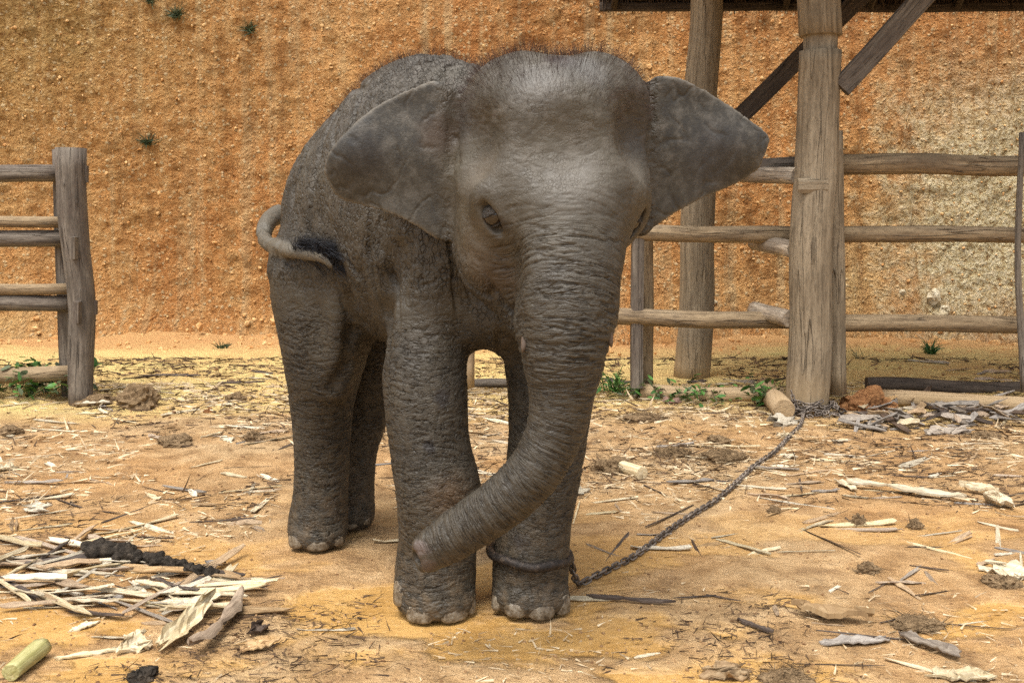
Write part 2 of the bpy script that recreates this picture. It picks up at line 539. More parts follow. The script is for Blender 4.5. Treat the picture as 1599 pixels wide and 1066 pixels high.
# skin folds: behind the shoulder, before the thigh, at the root of the ear
def groove(pts, r, k=0.03):
    for (x0, y0), (x1, y1) in zip(pts[:-1], pts[1:]):
        a_, b_ = surf(x0, y0), surf(x1, y1)
        if a_ and b_ and abs(a_ - b_) < 0.25:
            cone(px(x0, y0, a_ - r * 0.35), px(x1, y1, b_ - r * 0.35), r, r, k, cut=True)
groove([(616, 395), (606, 440), (600, 490), (598, 540)], 0.022, 0.05)
groove([(528, 425), (546, 470), (550, 520), (543, 570), (520, 605)], 0.016, 0.035)
groove([(640, 360), (634, 420), (628, 470)], 0.010, 0.02)
groove([(708, 150), (703, 200), (704, 262)], 0.007, 0.014)
groove([(716, 165), (713, 215), (715, 255)], 0.006, 0.012)
tp = [(446, 391, 9.5), (480, 397, 9), (508, 403, 8), (524, 416, 6.5)]
TAIL = chain([px(455, 330, 3.60, 14), px(428, 338, 3.50, 13), px(413, 358, 3.36, 11.5), px(417, 379, 3.24, 10.5)] +
             [px(a, b, min(surf(a, b) or 3.1, 3.15) - 0.03, r) for a, b, r in tp], 0.012)


# ---- surface nets
def surface_nets(F):
    S = F < 0
    n = np.array(F.shape)
    cnt = np.zeros(tuple(n - 1), np.uint8)
    for i in (0, 1):
        for j in (0, 1):
            for k in (0, 1):
                cnt += S[i:n[0] - 1 + i, j:n[1] - 1 + j, k:n[2] - 1 + k]
    act = (cnt > 0) & (cnt < 8)
    idx = np.argwhere(act)
    ID = np.full(act.shape, -1, np.int32)
    ID[act] = np.arange(len(idx))
    acc = np.zeros((len(idx), 3)); num = np.zeros(len(idx))
    cs = [(i, j, k) for i in (0, 1) for j in (0, 1) for k in (0, 1)]
    fv = {c: F[idx[:, 0] + c[0], idx[:, 1] + c[1], idx[:, 2] + c[2]] for c in cs}
    for a in cs:
        for ax in range(3):
            if a[ax]: continue
            b = list(a); b[ax] = 1; b = tuple(b)
            fa, fb = fv[a], fv[b]
            m = (fa < 0) != (fb < 0)
            t = fa[m] / (fa[m] - fb[m])
            p = np.tile(np.array(a, float), (m.sum(), 1)); p[:, ax] = t
            acc[m] += p; num[m] += 1
    V = (idx + acc / num[:, None]) * VOX + E0
    faces = []
    for ax in range(3):
        o1, o2 = [(1, 2), (2, 0), (0, 1)][ax]
        sa = [slice(1, -1)] * 3; sb = [slice(1, -1)] * 3
        sa[ax] = slice(0, -1); sb[ax] = slice(1, None)
        A, B = S[tuple(sa)], S[tuple(sb)]
        e = np.argwhere(A != B)
        inside = A[tuple(e.T)]
        off = np.array([1, 1, 1]); off[ax] = 0
        e = e + off
        def cid(d1, d2):
            q = e.copy(); q[:, o1] += d1; q[:, o2] += d2
            return ID[q[:, 0], q[:, 1], q[:, 2]]
        Q = np.stack([cid(-1, -1), cid(0, -1), cid(0, 0), cid(-1, 0)], 1)
        Q[~inside] = Q[~inside][:, ::-1]
        faces.append(Q)
    return V, np.vstack(faces)

EV, EQ = surface_nets(F)

def drop_islands(V, Q):
    lab = np.arange(len(V))
    while True:
        m = lab[Q].min(1)
        new = lab.copy()
        for c in range(4): np.minimum.at(new, Q[:, c], m)
        new = new[new]
        if (new == lab).all(): break
        lab = new
    u, c = np.unique(lab, return_counts=True)
    keep = lab == u[c.argmax()]
    remap = np.cumsum(keep) - 1
    return V[keep], remap[Q[keep[Q[:, 0]]]]
EV, EQ = drop_islands(EV, EQ)

def fast_mesh(name, V, Q):
    me = bpy.data.meshes.new(name)
    me.vertices.add(len(V)); me.vertices.foreach_set('co', V.astype(np.float32).ravel())
    me.loops.add(Q.size); me.loops.foreach_set('vertex_index', Q.astype(np.int32).ravel())
    me.polygons.add(len(Q)); me.polygons.foreach_set('loop_start', (np.arange(len(Q)) * Q.shape[1]).astype(np.int32))
    me.polygons.foreach_set('use_smooth', np.ones(len(Q), bool))
    me.update(calc_edges=True); me.validate()
    return me

# gentle smoothing of the polygonised surface
def smooth(V, Q, it, lam=0.5):
    E = np.vstack([Q[:, [i, (i + 1) % 4]] for i in range(4)])
    deg = np.bincount(E.ravel(), minlength=len(V)).astype(float)
    for _ in range(it):
        S = np.zeros_like(V)
        for c in range(3):
            S[:, c] = np.bincount(E[:, 0], V[E[:, 1], c], len(V)) + np.bincount(E[:, 1], V[E[:, 0], c], len(V))
        V = V + lam * (S / deg[:, None] - V)
    return V
EV = smooth(EV, EQ, 4)

# ---- per-vertex helpers for the skin (where on the animal a vertex sits)
def along(V, C):
    best = np.full(len(V), 1e9); s_out = np.zeros(len(V)); rr = np.ones(len(V)); ax_out = np.zeros((len(V), 3))
    s0 = 0.0
    for a, b in zip(C[:-1], C[1:]):
        ab = b[:3] - a[:3]; L = np.linalg.norm(ab)
        t = np.clip(((V - a[:3]) @ ab) / (L * L), 0, 1)
        d = np.linalg.norm(V - a[:3] - t[:, None] * ab, axis=1)
        m = d < best
        best[m] = d[m]; s_out[m] = s0 + t[m] * L; rr[m] = a[3] + (b[3] - a[3]) * t[m]
        ax_out[m] = (a[:3] + t[:, None] * ab)[m]
        s0 += L
    return best, s_out, rr, ax_out
def sstep(x, a, b):
    t = np.clip((x - a) / (b - a), 0, 1); return t * t * (3 - 2 * t)
dT, sT, rT, aT = along(EV, TRC)
tp_ = (EV - aT) * 0.11; tp_[:, 2] = sT + (EV - aT)[:, 2] * 0.11
w_trunk = sstep(rT * 1.35 - dT, -0.02, 0.02) * sstep(sT, 0.02, 0.22)
w_leg = np.zeros(len(EV)); 
for k_, C in LEGS.items():
    dL, sL, rL, _ = along(EV, C)
    w_leg = np.maximum(w_leg, sstep(rL * 1.5 - dL, -0.03, 0.03))
w_leg *= 1 - sstep(EV[:, 2], 0.76, 0.99)
w_leg *= 1 - w_trunk
w_ear = np.zeros(len(EV)); ear_u = np.zeros(len(EV)); ear_v = np.zeros(len(EV))
w_rim = np.zeros(len(EV))
for O, e1, e2, nn, C, cup in EARS:
    q = EV - np.array(O)
    u = q @ np.array(e1); v = q @ np.array(e2); um = C[:, 0].max()
    w = np.abs(q @ np.array(nn) - ear_f(u, v, um, cup, C[:, 1].max()))
    sdf = poly_sdf(u, v, C)
    ww = sstep(u, 0.02, 0.06) * (w < 0.026) * (sdf < 0.02)
    w_rim = np.maximum(w_rim, ww * (1 - sstep(-sdf, 0.002, 0.014)) * (u > 0.05))
    m = ww > 0
    w_ear[m] = ww[m]; ear_u[m] = u[m]; ear_v[m] = v[m]
hc = np.array(px(862, 260, 2.45))
w_head = (1 - sstep(np.linalg.norm((EV - hc) / np.array((0.30, 0.34, 0.34)), axis=1), 0.85, 1.1)) * (1 - w_ear)
dTl, sTl, rTl, _ = along(EV, TAIL)
w_tail = sstep(rTl * 1.6 - dTl, 0, 0.008)

w_eye = np.zeros(len(EV))
for c_, ax_, sx_ in EYES:
    w_eye = np.maximum(w_eye, 1 - sstep(np.linalg.norm(EV - np.array(c_), axis=1), 0.03, 0.07))
ele = empty('elephant', (-0.28, 3.0, 0.0))
tag(ele, 'young grey elephant calf facing us with ears spread and trunk swung aside', 'elephant')
# split every quad in four, carrying the vertex data along
A_ = np.column_stack([EV, w_trunk, w_leg, w_ear, w_head, sT, w_tail, w_eye, w_rim, tp_])
def split4(A, Q):
    E = np.sort(np.vstack([Q[:, [i, (i + 1) % 4]] for i in range(4)]).astype(np.int64), 1)
    key, inv = np.unique(E[:, 0] * len(A) + E[:, 1], return_inverse=True)
    a, b = key // len(A), key % len(A)
    n, m, f = len(A), len(key), len(Q)
    Em = inv.reshape(4, f).T + n
    Fc = np.arange(f) + n + m
    Q2 = np.vstack([np.column_stack([Q[:, i], Em[:, i], Fc, Em[:, (i + 3) % 4]]) for i in range(4)])
    return np.vstack([A, (A[a] + A[b]) / 2, A[Q].mean(1)]), Q2
A2, Q2 = split4(A_, EQ)
V2 = smooth(A2[:, :3], Q2, 2)
ele_me = fast_mesh('body', V2, Q2)
for ii, nm in enumerate(('w_trunk', 'w_leg', 'w_ear', 'w_head', 'trunk_s', 'w_tail', 'w_eye', 'w_rim')):
    arr = A2[:, 3 + ii]
    at_ = ele_me.attributes.new(nm, 'FLOAT', 'POINT'); at_.data.foreach_set('value', arr.astype(np.float32))
at_ = ele_me.attributes.new('trunk_p', 'FLOAT_VECTOR', 'POINT'); at_.data.foreach_set('vector', A2[:, 11:14].astype(np.float32).ravel())
body = bpy.data.objects.new('body', ele_me)
EOFF = -Vector(ele.location)
ele_me.transform(Matrix.Translation(EOFF))
link(body, ele)
# ------------------------------------------------------------------ elephant skin, eyes, nails, tusks, hair
def skin_relief(obj):
    n = Field('skin_relief')
    P = n.coord('Object')
    wT, wL, wE, wH, wTail = [n.attr(a) for a in ('w_trunk', 'w_leg', 'w_ear', 'w_head', 'w_tail')]
    tp = n.attr('trunk_p', 'Vector')
    def cracks(vec, sc, width):
        v = n.voronoi(vec, sc, 'DISTANCE_TO_EDGE')
        return n.mapr(v, 0.0, width, 1.0, 0.0, True)
    def ridged(vec, sc, detail=3.0, dist=0.4, wd=0.085):
        v = n.noise(vec, sc, detail, 0.5, dist)
        v = n.math('ABSOLUTE', n.math('SUBTRACT', v, 0.5))
        return n.mapr(v, 0.0, wd, 1.0, 0.0, True)
    def blend(a, b, w):
        return n.add(n.mul(a, n.math('SUBTRACT', 1.0, w)), n.mul(b, w))
    mod = n.mapr(n.noise(P, 9.0, 3.0, 0.5), 0.32, 0.66, 0.35, 1.15)
    # flanks: crumpled net, stretched downwards
    P1 = n.warp(n.warp(P, 0.05, 6.0, 1.0), 0.006, 70.0, 1.0)
    body = n.add(n.mul(cracks(n.scale(P1, (1.0, 1.0, 0.6)), 72, 0.15), 0.25), n.add(n.mul(ridged(n.scale(P1, (1, 1, 0.36)), 24, 3.0, 0.7, 0.05), 0.65), n.mul(ridged(n.scale(P1, (0.8, 0.8, 1.1), loc=(3, 5, 1)), 30, 3.0, 0.7, 0.05), 0.45)))
    # legs: creases run round the leg
    plg = n.scale(P1, (1.0, 1.0, 2.7))
    legs = n.add(n.mul(cracks(plg, 50, 0.15), 0.25), n.mul(ridged(n.scale(P1, (0.42, 0.42, 2.0)), 25, 3.0, 0.6, 0.055), 0.95))
    # trunk: rings, finer towards the tip
    tp = n.warp(tp, 0.007, 22.0, 2.0)
    rings_lo = n.add(n.mul(cracks(tp, 105, 0.20), 0.35), n.mul(ridged(tp, 75, 2.0, 0.2, 0.08), 0.85))
    rings_hi = n.add(n.mul(cracks(tp, 85, 0.13), 0.3), n.mul(ridged(tp, 48, 3.0, 0.5, 0.055), 0.80))
    lo = n.mapr(n.attr('trunk_s'), 0.40, 0.66, 0, 1, True)
    trunk = blend(rings_hi, rings_lo, lo)
    hc_ = cracks(P1, 108, 0.2)
    head = n.add(n.mul(hc_, 0.04), n.mul(ridged(n.scale(P, (0.55, 0.55, 1.4)), 30), 0.22))
    ear = n.add(n.mul(ridged(P, 7, 2.0, 0.6, 0.03), 0.40), n.mul(hc_, 0.05))
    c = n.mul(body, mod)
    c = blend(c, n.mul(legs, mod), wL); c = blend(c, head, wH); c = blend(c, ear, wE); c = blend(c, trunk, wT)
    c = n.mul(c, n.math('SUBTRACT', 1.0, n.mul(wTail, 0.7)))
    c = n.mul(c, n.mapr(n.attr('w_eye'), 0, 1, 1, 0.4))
    depth = blend(blend(0.0048, 0.0042, wL), blend(0.0050, 0.0030, lo), wT)
    mid = n.mul(n.math('SUBTRACT', n.noise(P, 13, 3.0, 0.5), 0.5), n.mul(blend(0.007, 0.004, wH), n.math('SUBTRACT', 1.0, n.mul(wE, 0.8))))
    fold = n.mul(n.mul(ridged(n.scale(P1, (1, 1, 0.22)), 6.0, 1.0, 0.3, 0.05), -0.010), n.math('SUBTRACT', 1.0, n.math('MINIMUM', n.add(n.add(wL, wH), n.add(wE, wT)), 1.0)))
    wc = n.scale(P1, (78.0, 78.0, 52.0))
    wc = n.pick(wL, wc, n.scale(P1, (42.0, 42.0, 185.0))); wc = n.pick(wH, wc, n.scale(P1, 108.0)); wc = n.pick(wE, wc, n.scale(P1, 108.0)); wc = n.pick(wT, wc, n.scale(tp, 150.0))
    def edge(w): return n.math('ABSOLUTE', n.math('SUBTRACT', n.mul(w, 2.0), 1.0))
    amp = n.mul(n.mul(edge(wL), edge(wH)), n.mul(edge(wE), edge(wT)))
    lvl = n.mul(n.mapr(n.noise(P, 38.0, 2.0, 0.5), 0.40, 0.58, 0.10, 1.0), blend(blend(blend(blend(0.85, 1.0, wL), 0.12, wH), 0.06, wE), 0.75, wT))
    n.keep('wc', wc, 'FLOAT_VECTOR')
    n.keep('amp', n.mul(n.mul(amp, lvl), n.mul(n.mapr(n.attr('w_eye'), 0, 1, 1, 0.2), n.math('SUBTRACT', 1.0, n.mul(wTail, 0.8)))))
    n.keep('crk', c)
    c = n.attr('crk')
    n.push(n.add(n.mul(c, n.mul(depth, -1.0)), n.add(mid, fold)))
    n.finish(obj)

def skin_material():
    n = Nodes('elephant_skin')
    P = n.coord('Object')
    wT, wL, wE, wH, wTail = [n.attr(a) for a in ('w_trunk', 'w_leg', 'w_ear', 'w_head', 'w_tail')]
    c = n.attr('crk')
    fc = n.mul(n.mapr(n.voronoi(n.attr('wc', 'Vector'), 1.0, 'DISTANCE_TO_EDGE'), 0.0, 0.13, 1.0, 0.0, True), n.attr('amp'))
    n.bump(n.add(n.mul(n.noise(P, 230, 2.0, 0.6), n.math('SUBTRACT', 0.0022, n.mul(n.math('MAXIMUM', wE, wH), 0.0012))), n.mul(fc, -0.0042)), 1.0, 0.9)
    # colour: grey-brown hide, dusty patches, browner face, slate ear rims
    big = n.noise(P, 5.0, 4.0, 0.62)
    spots = n.noise(P, 30, 4.0, 0.65)
    base = n.ramp(big, [(0.30, (0.0366, 0.0303, 0.0214)), (0.52, (0.0510, 0.0417, 0.0286)), (0.72, (0.0647, 0.0546, 0.0378))])
    face = n.ramp(big, [(0.30, (0.0411, 0.0330, 0.0214)), (0.50, (0.0626, 0.0505, 0.0329)), (0.70, (0.0823, 0.0707, 0.0487))])
    base = n.mix(n.mul(wH, 0.8), base, face)
    earc = n.ramp(spots, [(0.33, (0.0235, 0.0215, 0.0182)), (0.50, (0.0392, 0.0350, 0.0269)), (0.70, (0.0549, 0.0498, 0.0390))])
    base = n.mix(n.mul(wE, 0.85), base, earc)
    base = n.mix(n.mul(wT, 0.6), base, n.ramp(spots, [(0.3, (0.0392, 0.0330, 0.0244)), (0.7, (0.0686, 0.0585, 0.0420))]))
    base = n.mix(n.mul(wTail, 0.9), base, (0.0980, 0.0835, 0.0604))
    base = n.mix(n.mul(n.attr('w_rim'), 0.75), base, (0.1307, 0.1111, 0.0822))
    # creases painted darker to deepen their shade, with soil; dust on the crown
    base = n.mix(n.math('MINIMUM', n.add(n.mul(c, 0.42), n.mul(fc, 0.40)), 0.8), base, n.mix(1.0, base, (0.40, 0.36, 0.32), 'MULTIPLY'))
    z = n.sep(P)[2]
    dust = n.mul(n.mapr(spots, 0.48, 0.70), n.mapr(z, 0.95, 1.5))
    base = n.mix(n.mul(dust, 0.40), base, (0.20, 0.18, 0.155))
    mud = n.mul(n.mapr(spots, 0.42, 0.66), n.mapr(z, 0.42, 0.02))
    base = n.mix(n.mul(mud, 0.35), base, (0.20, 0.13, 0.065))
    # stains, scabs; also painted shade on temples and ears, dusty highlights on crown and forehead
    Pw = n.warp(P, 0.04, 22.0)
    def stain_and_shade(base, p, r, colr, amt):
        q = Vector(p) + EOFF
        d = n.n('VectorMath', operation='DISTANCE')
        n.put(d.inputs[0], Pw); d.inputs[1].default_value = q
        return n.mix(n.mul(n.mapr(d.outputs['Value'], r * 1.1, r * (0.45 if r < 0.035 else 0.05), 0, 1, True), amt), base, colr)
    for x, y, rr, cc, am in STAINS_AND_SHADE:
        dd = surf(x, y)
        if dd: base = stain_and_shade(base, px(x, y, dd), rr, cc, am)
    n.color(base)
    n.rough(n.mapr(spots, 0.3, 0.7, 0.42, 0.64))
    n.spec(0.36)
    return n.m
STAINS_AND_SHADE = [(752, 272, 0.075, (0.1178, 0.0950, 0.0684), 0.6), (985, 262, 0.07, (0.1254, 0.1064, 0.0798), 0.6), (722, 190, 0.10, (0.0380, 0.0327, 0.0289), 0.7), (990, 190, 0.10, (0.0395, 0.0350, 0.0312), 0.7),  # dark temple spots: shade painted in over pigment and hair
          (565, 245, 0.10, (0.0258, 0.0258, 0.0281), 0.65), (1115, 245, 0.13, (0.0365, 0.0365, 0.0395), 0.6), (782, 352, 0.028, (0.0228, 0.0167, 0.0122), 0.8), (745, 400, 0.11, (0.0912, 0.0684, 0.0471), 0.5),  # dark ear spots: inner ear shade painted in with slate pigment
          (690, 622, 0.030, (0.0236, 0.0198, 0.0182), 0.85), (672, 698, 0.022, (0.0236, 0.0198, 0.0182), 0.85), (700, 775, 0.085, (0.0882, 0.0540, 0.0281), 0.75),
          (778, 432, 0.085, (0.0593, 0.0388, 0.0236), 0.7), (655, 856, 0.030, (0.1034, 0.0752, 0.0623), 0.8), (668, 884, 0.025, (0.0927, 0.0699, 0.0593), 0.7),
          (875, 92, 0.055, (0.0281, 0.0144, 0.0114), 0.85), (845, 125, 0.09, (0.1862, 0.1756, 0.1604), 0.45), (905, 285, 0.10, (0.1702, 0.1550, 0.1345), 0.30),  # pale spots: crown and forehead highlights painted in with whitish dust
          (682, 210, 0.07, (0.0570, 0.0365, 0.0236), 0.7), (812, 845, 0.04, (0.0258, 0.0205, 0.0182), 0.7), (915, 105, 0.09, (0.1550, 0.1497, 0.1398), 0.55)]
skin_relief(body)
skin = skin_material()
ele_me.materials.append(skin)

def sphere_mesh(name, material, seg=20, ring=12):
    bm = bmesh.new(); bmesh.ops.create_uvsphere(bm, u_segments=seg, v_segments=ring, radius=1.0)
    me = bpy.data.meshes.new(name); bm.to_mesh(me); bm.free()
    me.polygons.foreach_set('use_smooth', [True] * len(me.polygons))
    me.materials.append(material)
    return me
m = Nodes('eyeball'); m.color((0.018, 0.011, 0.007)); m.rough(0.07); m.spec(0.7); EYE_M = m.m
m = Nodes('eyelid'); P_ = m.coord()
m.color(m.mix(m.noise(P_, 5, 3), (0.034, 0.028, 0.023), (0.070, 0.060, 0.050))); m.rough(0.5); m.bump(m.noise(P_, 6, 3), 0.02); LID_M = m.m
eye_me = sphere_mesh('eye', EYE_M)
for c, ax, sx in EYES:
    o = link(bpy.data.objects.new('eye', eye_me), ele)
    o.location = c + ax[1] * -0.010 + EOFF
    o.scale = (0.029, 0.029, 0.029)
    # drooping upper lid and lower lid: caps of skin that leave a dark slit
    for axis, lim, r_ in ((-ax[0], 0.20, 1.10), (ax[0], 0.62, 1.08)):
        e1_ = axis.orthogonal().normalized(); e2_ = axis.cross(e1_)
        vs, fs = [], []
        for j in range(7):
            cz = 1 - (1 - lim) * j / 6; sz = math.sqrt(max(0, 1 - cz * cz))
            rr_ = r_ + (0.05 if j == 5 else 0.0)
            for i in range(20):
                w_ = 2 * math.pi * i / 20
                vs.append((axis * cz + (e1_ * math.cos(w_) + e2_ * math.sin(w_)) * sz) * rr_)
        for i in range(20): vs.append(vs[6 * 20 + i] * (0.96 / r_))
        for j in range(7):
            for i in range(20):
                fs.append((j * 20 + i, (j + 1) * 20 + i, (j + 1) * 20 + (i + 1) % 20, j * 20 + (i + 1) % 20))
        mesh_obj('eyelid', vs, fs, LID_M, o)

def nail_material():
    n = Nodes('toenail')
    P = n.coord('Object')
    a = n.noise(P, 55, 4, 0.65)
    n.color(n.ramp(a, [(0.35, (0.060, 0.043, 0.027)), (0.46, (0.13, 0.098, 0.062)), (0.64, (0.22, 0.185, 0.135))]))
    n.rough(0.34); n.spec(0.5); n.bump(a, 0.005)
    return n.m
NAIL = nail_material()
for p_, o_, zc, wm, hm in NPOS:
    side = Vector((0, 0, 1)).cross(o_)
    vs, fs = [], []
    NU, NVv = 14, 8
    sq = lambda t: math.copysign(abs(t) ** 0.75, t)
    for j in range(NVv + 1):
        ph = -math.pi / 2 + math.pi * j / NVv
        for i in range(NU):
            th = 2 * math.pi * i / NU
            x, y, z = math.cos(ph) * math.cos(th), math.cos(ph) * math.sin(th), math.sin(ph)
            # a rounded shield, curved round the toe, blunt at the ground
            vs.append(p_ + side * (sq(x) * wm * 0.46) + o_ * (0.006 + y * 0.010 - 0.012 * x * x - 0.004 * z) + UP * (max(0.004, zc + sq(z) * hm * 0.49)) + EOFF)
    for j in range(NVv):
        for i in range(NU):
            fs.append((j * NU + i, j * NU + (i + 1) % NU, (j + 1) * NU + (i + 1) % NU, (j + 1) * NU + i))
    mesh_obj('toenail', vs, fs, NAIL, ele)

m = Nodes('tusk_ivory'); P_ = m.coord()
m.color(m.mix(m.noise(P_, 40, 3), (0.060, 0.042, 0.032), (0.12, 0.088, 0.064))); m.rough(0.45); IV = m.m
def lathe_between(a, b, ra, rb, seg=10, rows=6, bulge=0.25):
    a, b = Vector(a), Vector(b); d = (b - a).normalized()
    s = d.orthogonal().normalized(); t = d.cross(s)
    vs, fs = [], []
    for j in range(rows + 1):
        q = j / rows
        r = (ra + (rb - ra) * q) * (1 + bulge * math.sin(math.pi * q))
        if j == rows: r *= 0.35
        for i in range(seg):
            w = 2 * math.pi * i / seg
            vs.append(a.lerp(b, q) + (s * math.cos(w) + t * math.sin(w)) * r)
    for j in range(rows):
        for i in range(seg):
            fs.append((j * seg + i, j * seg + (i + 1) % seg, (j + 1) * seg + (i + 1) % seg, (j + 1) * seg + i))
    fs.append(tuple(range(rows * seg, (rows + 1) * seg)))
    return vs, fs
for p0, p1 in (((824, 512, 2.24), (816, 550, 2.22)), ((946, 500, 2.25), (955, 542, 2.24))):
    v, f = lathe_between(px(*p0), px(*p1), 0.011, 0.005)
    mesh_obj('tusk', [q + EOFF for q in v], f, IV, ele)

# hair: short dark bristles on crown and spine, a black brush on the tail
def hair_material(name, c0, c1):
    n = Nodes(name)
    n.color(n.mix(n.noise(n.coord(), 25, 2), c0, c1)); n.rough(0.6); n.spec(0.2)
    return n.m
HAIR = hair_material('body_hair', (0.020, 0.014, 0.012), (0.085, 0.045, 0.032))
TUFT = hair_material('tail_hair', (0.006, 0.006, 0.008), (0.025, 0.026, 0.030))
def strand(vs, fs, root, d, length, width, bend, segs=3):
    side = d.cross(Vector((rnd.uniform(-1, 1), rnd.uniform(-1, 1), rnd.uniform(-1, 1)))).normalized()
    b = len(vs)
    p = root.copy(); dd = d.copy()
    for j in range(segs):
        w = width * (1 - 0.8 * j / segs)
        vs.append(p - side * w * 0.5); vs.append(p + side * w * 0.5)
        p = p + dd * (length / segs); dd = (dd + bend * (1.0 / segs)).normalized()
    vs.append(p)
    for j in range(segs - 1):
        fs.append((b + 2 * j, b + 2 * j + 1, b + 2 * j + 3, b + 2 * j + 2))
    fs.append((b + 2 * segs - 2, b + 2 * segs - 1, b + 2 * segs))
_n = np.empty(len(ele_me.vertices) * 3, np.float32); ele_me.vertices.foreach_get('normal', _n); NRM = _n.reshape(-1, 3)[:len(EV)]
hv, hf = [], []
wcrown = w_head * sstep(EV[:, 2], 1.30, 1.46) * (w_ear < 0.3)
wspine = (1 - w_head) * sstep(EV[:, 2], 1.25, 1.5) * sstep(NRM[:, 2], 0.35, 0.85) * (w_ear < 0.2)
wface = w_head * sstep(EV[:, 2], 1.05, 1.3) * 0.10 + (1 - w_head) * sstep(EV[:, 2], 1.05, 1.3) * 0.06 * (w_ear < 0.2) + 0.05 * w_ear
prob = wcrown * 1.0 + wspine * 0.55 + wface
nrng = np.random.default_rng(5)
pick = nrng.choice(len(EV), 13500, p=prob / prob.sum())
for i in pick:
    nn = Vector(NRM[i]); p = Vector(EV[i]) + Vector((rnd.uniform(-1, 1), rnd.uniform(-1, 1), rnd.uniform(-1, 1))) * 0.004
    top = wcrown[i] + wspine[i]
    L = (0.010 + 0.042 * min(top, 1) * rnd.uniform(0.3, 1.0)) * (1.0 if wcrown[i] > 0.2 else 0.8)
    d = (nn + Vector((rnd.gauss(0, .25), rnd.gauss(0, .25), rnd.gauss(0, .25) + 0.15))).normalized()
    if top < 0.05: d = (d + Vector((0, 0, -0.9)) + nn * 0.1).normalized()
    strand(hv, hf, p + EOFF - nn * 0.003, d, L, 0.00062, Vector((rnd.gauss(0, .3), rnd.gauss(0, .3), rnd.gauss(0, .3))))
hair = mesh_obj('body_hair', hv, hf, HAIR, ele, smooth=False)
tag(hair, kind='stuff')
hv, hf = [], []
TC = TAIL[-11:]
for i in range(1500):
    q = TC[rnd.randrange(len(TC))]
    c = Vector(q[:3])
    off = Vector((rnd.gauss(0, 1), rnd.gauss(0, 1), rnd.gauss(0, 1))).normalized() * q[3] * 0.8
    up = Vector((0.15, -0.25, 1.0)) if rnd.random() < 0.85 else Vector((0.8, -0.15, -0.2))
    d = (up + Vector((rnd.gauss(0, .3), rnd.gauss(0, .25), rnd.gauss(0, .25)))).normalized()
    strand(hv, hf, c + off + EOFF, d, rnd.uniform(0.06, 0.13), 0.0020, Vector((1.9, 0.1, -2.2)) + Vector((rnd.gauss(0, .4), rnd.gauss(0, .3), rnd.gauss(0, .4))), 5)
tag(mesh_obj('tail_tuft', hv, hf, TUFT, ele, smooth=False), kind='stuff')
# ------------------------------------------------------------------ noise for placing things
_pt = np.random.default_rng(11).random((256, 256))
def vnoise(x, y):
    x, y = np.asarray(x, float), np.asarray(y, float)
    xi, yi = np.floor(x).astype(int), np.floor(y).astype(int)
    fx, fy = x - xi, y - yi
    fx, fy = fx * fx * (3 - 2 * fx), fy * fy * (3 - 2 * fy)
    g = lambda a, b: _pt[a & 255, b & 255]
    return (g(xi, yi) * (1 - fx) + g(xi + 1, yi) * fx) * (1 - fy) + (g(xi, yi + 1) * (1 - fx) + g(xi + 1, yi + 1) * fx) * fy
def fbm(x, y, o=4):
    s, a, t = 0.0, 0.5, 0.0
    for i in range(o):
        s = s + a * vnoise(np.asarray(x) * 2 ** i + 17.3 * i, np.asarray(y) * 2 ** i + 5.1 * i); t += a; a *= 0.5
    return s / t - 0.5
def ground_z(x, y):
    x, y = np.asarray(x, float), np.asarray(y, float)
    amp = np.clip((y - 3.0) / 2.0, 0.40, 1.0)
    # the earth under the animal is trodden flat
    q = np.exp(-(((x + 0.2) / 0.75) ** 2 + ((y - 2.8) / 0.8) ** 2))
    z = (0.075 * fbm(x * 0.9, y * 0.9, 3) + 0.035 * fbm(x * 4, y * 4, 3) + 0.016 * fbm(x * 13, y * 13, 2)) * amp * (1 - q) - 0.006
    talus = np.clip((y - 7.6) / 1.1, 0, 1)
    return z + 0.16 * talus ** 2
def gz(x, y): return float(ground_z(x, y))
def gp(p, y, lift=0.0):
    """ground point seen at a picture point"""
    v = on_ground(p, y)
    for _ in range(3): v = on_ground(p, y, gz(v.x, v.y))
    return Vector((v.x, v.y, gz(v.x, v.y) + lift))

# ------------------------------------------------------------------ ground
def axis_pts(lo, hi, step, far, n):
    core = list(np.arange(lo, hi + 1e-6, step))
    g = np.geomspace(step, far, n)
    return np.array(sorted([lo - v for v in np.cumsum(g)] + core + [hi + v for v in np.cumsum(g)]))
gx = axis_pts(-5.2, 5.2, 0.030, 9.0, 26)
gy = np.concatenate([-np.cumsum(np.geomspace(0.05, 9, 18))[::-1] + 1.3, np.arange(1.3, 4.4, 0.022), np.arange(4.4, 9.4, 0.045), 9.4 + np.cumsum(np.geomspace(0.06, 9, 14))])
GX, GY = np.meshgrid(gx, gy, indexing='ij')
GZ = ground_z(GX, GY)
nx, ny = GX.shape
ii = np.arange((nx - 1) * (ny - 1)); a_ = (ii // (ny - 1)) * ny + ii % (ny - 1)
gq = np.column_stack([a_, a_ + ny, a_ + ny + 1, a_ + 1])
g_me = fast_mesh('ground', np.column_stack([GX.ravel(), GY.ravel(), GZ.ravel()]), gq)
ground = tag(link(bpy.data.objects.new('ground', g_me)), kind='structure')

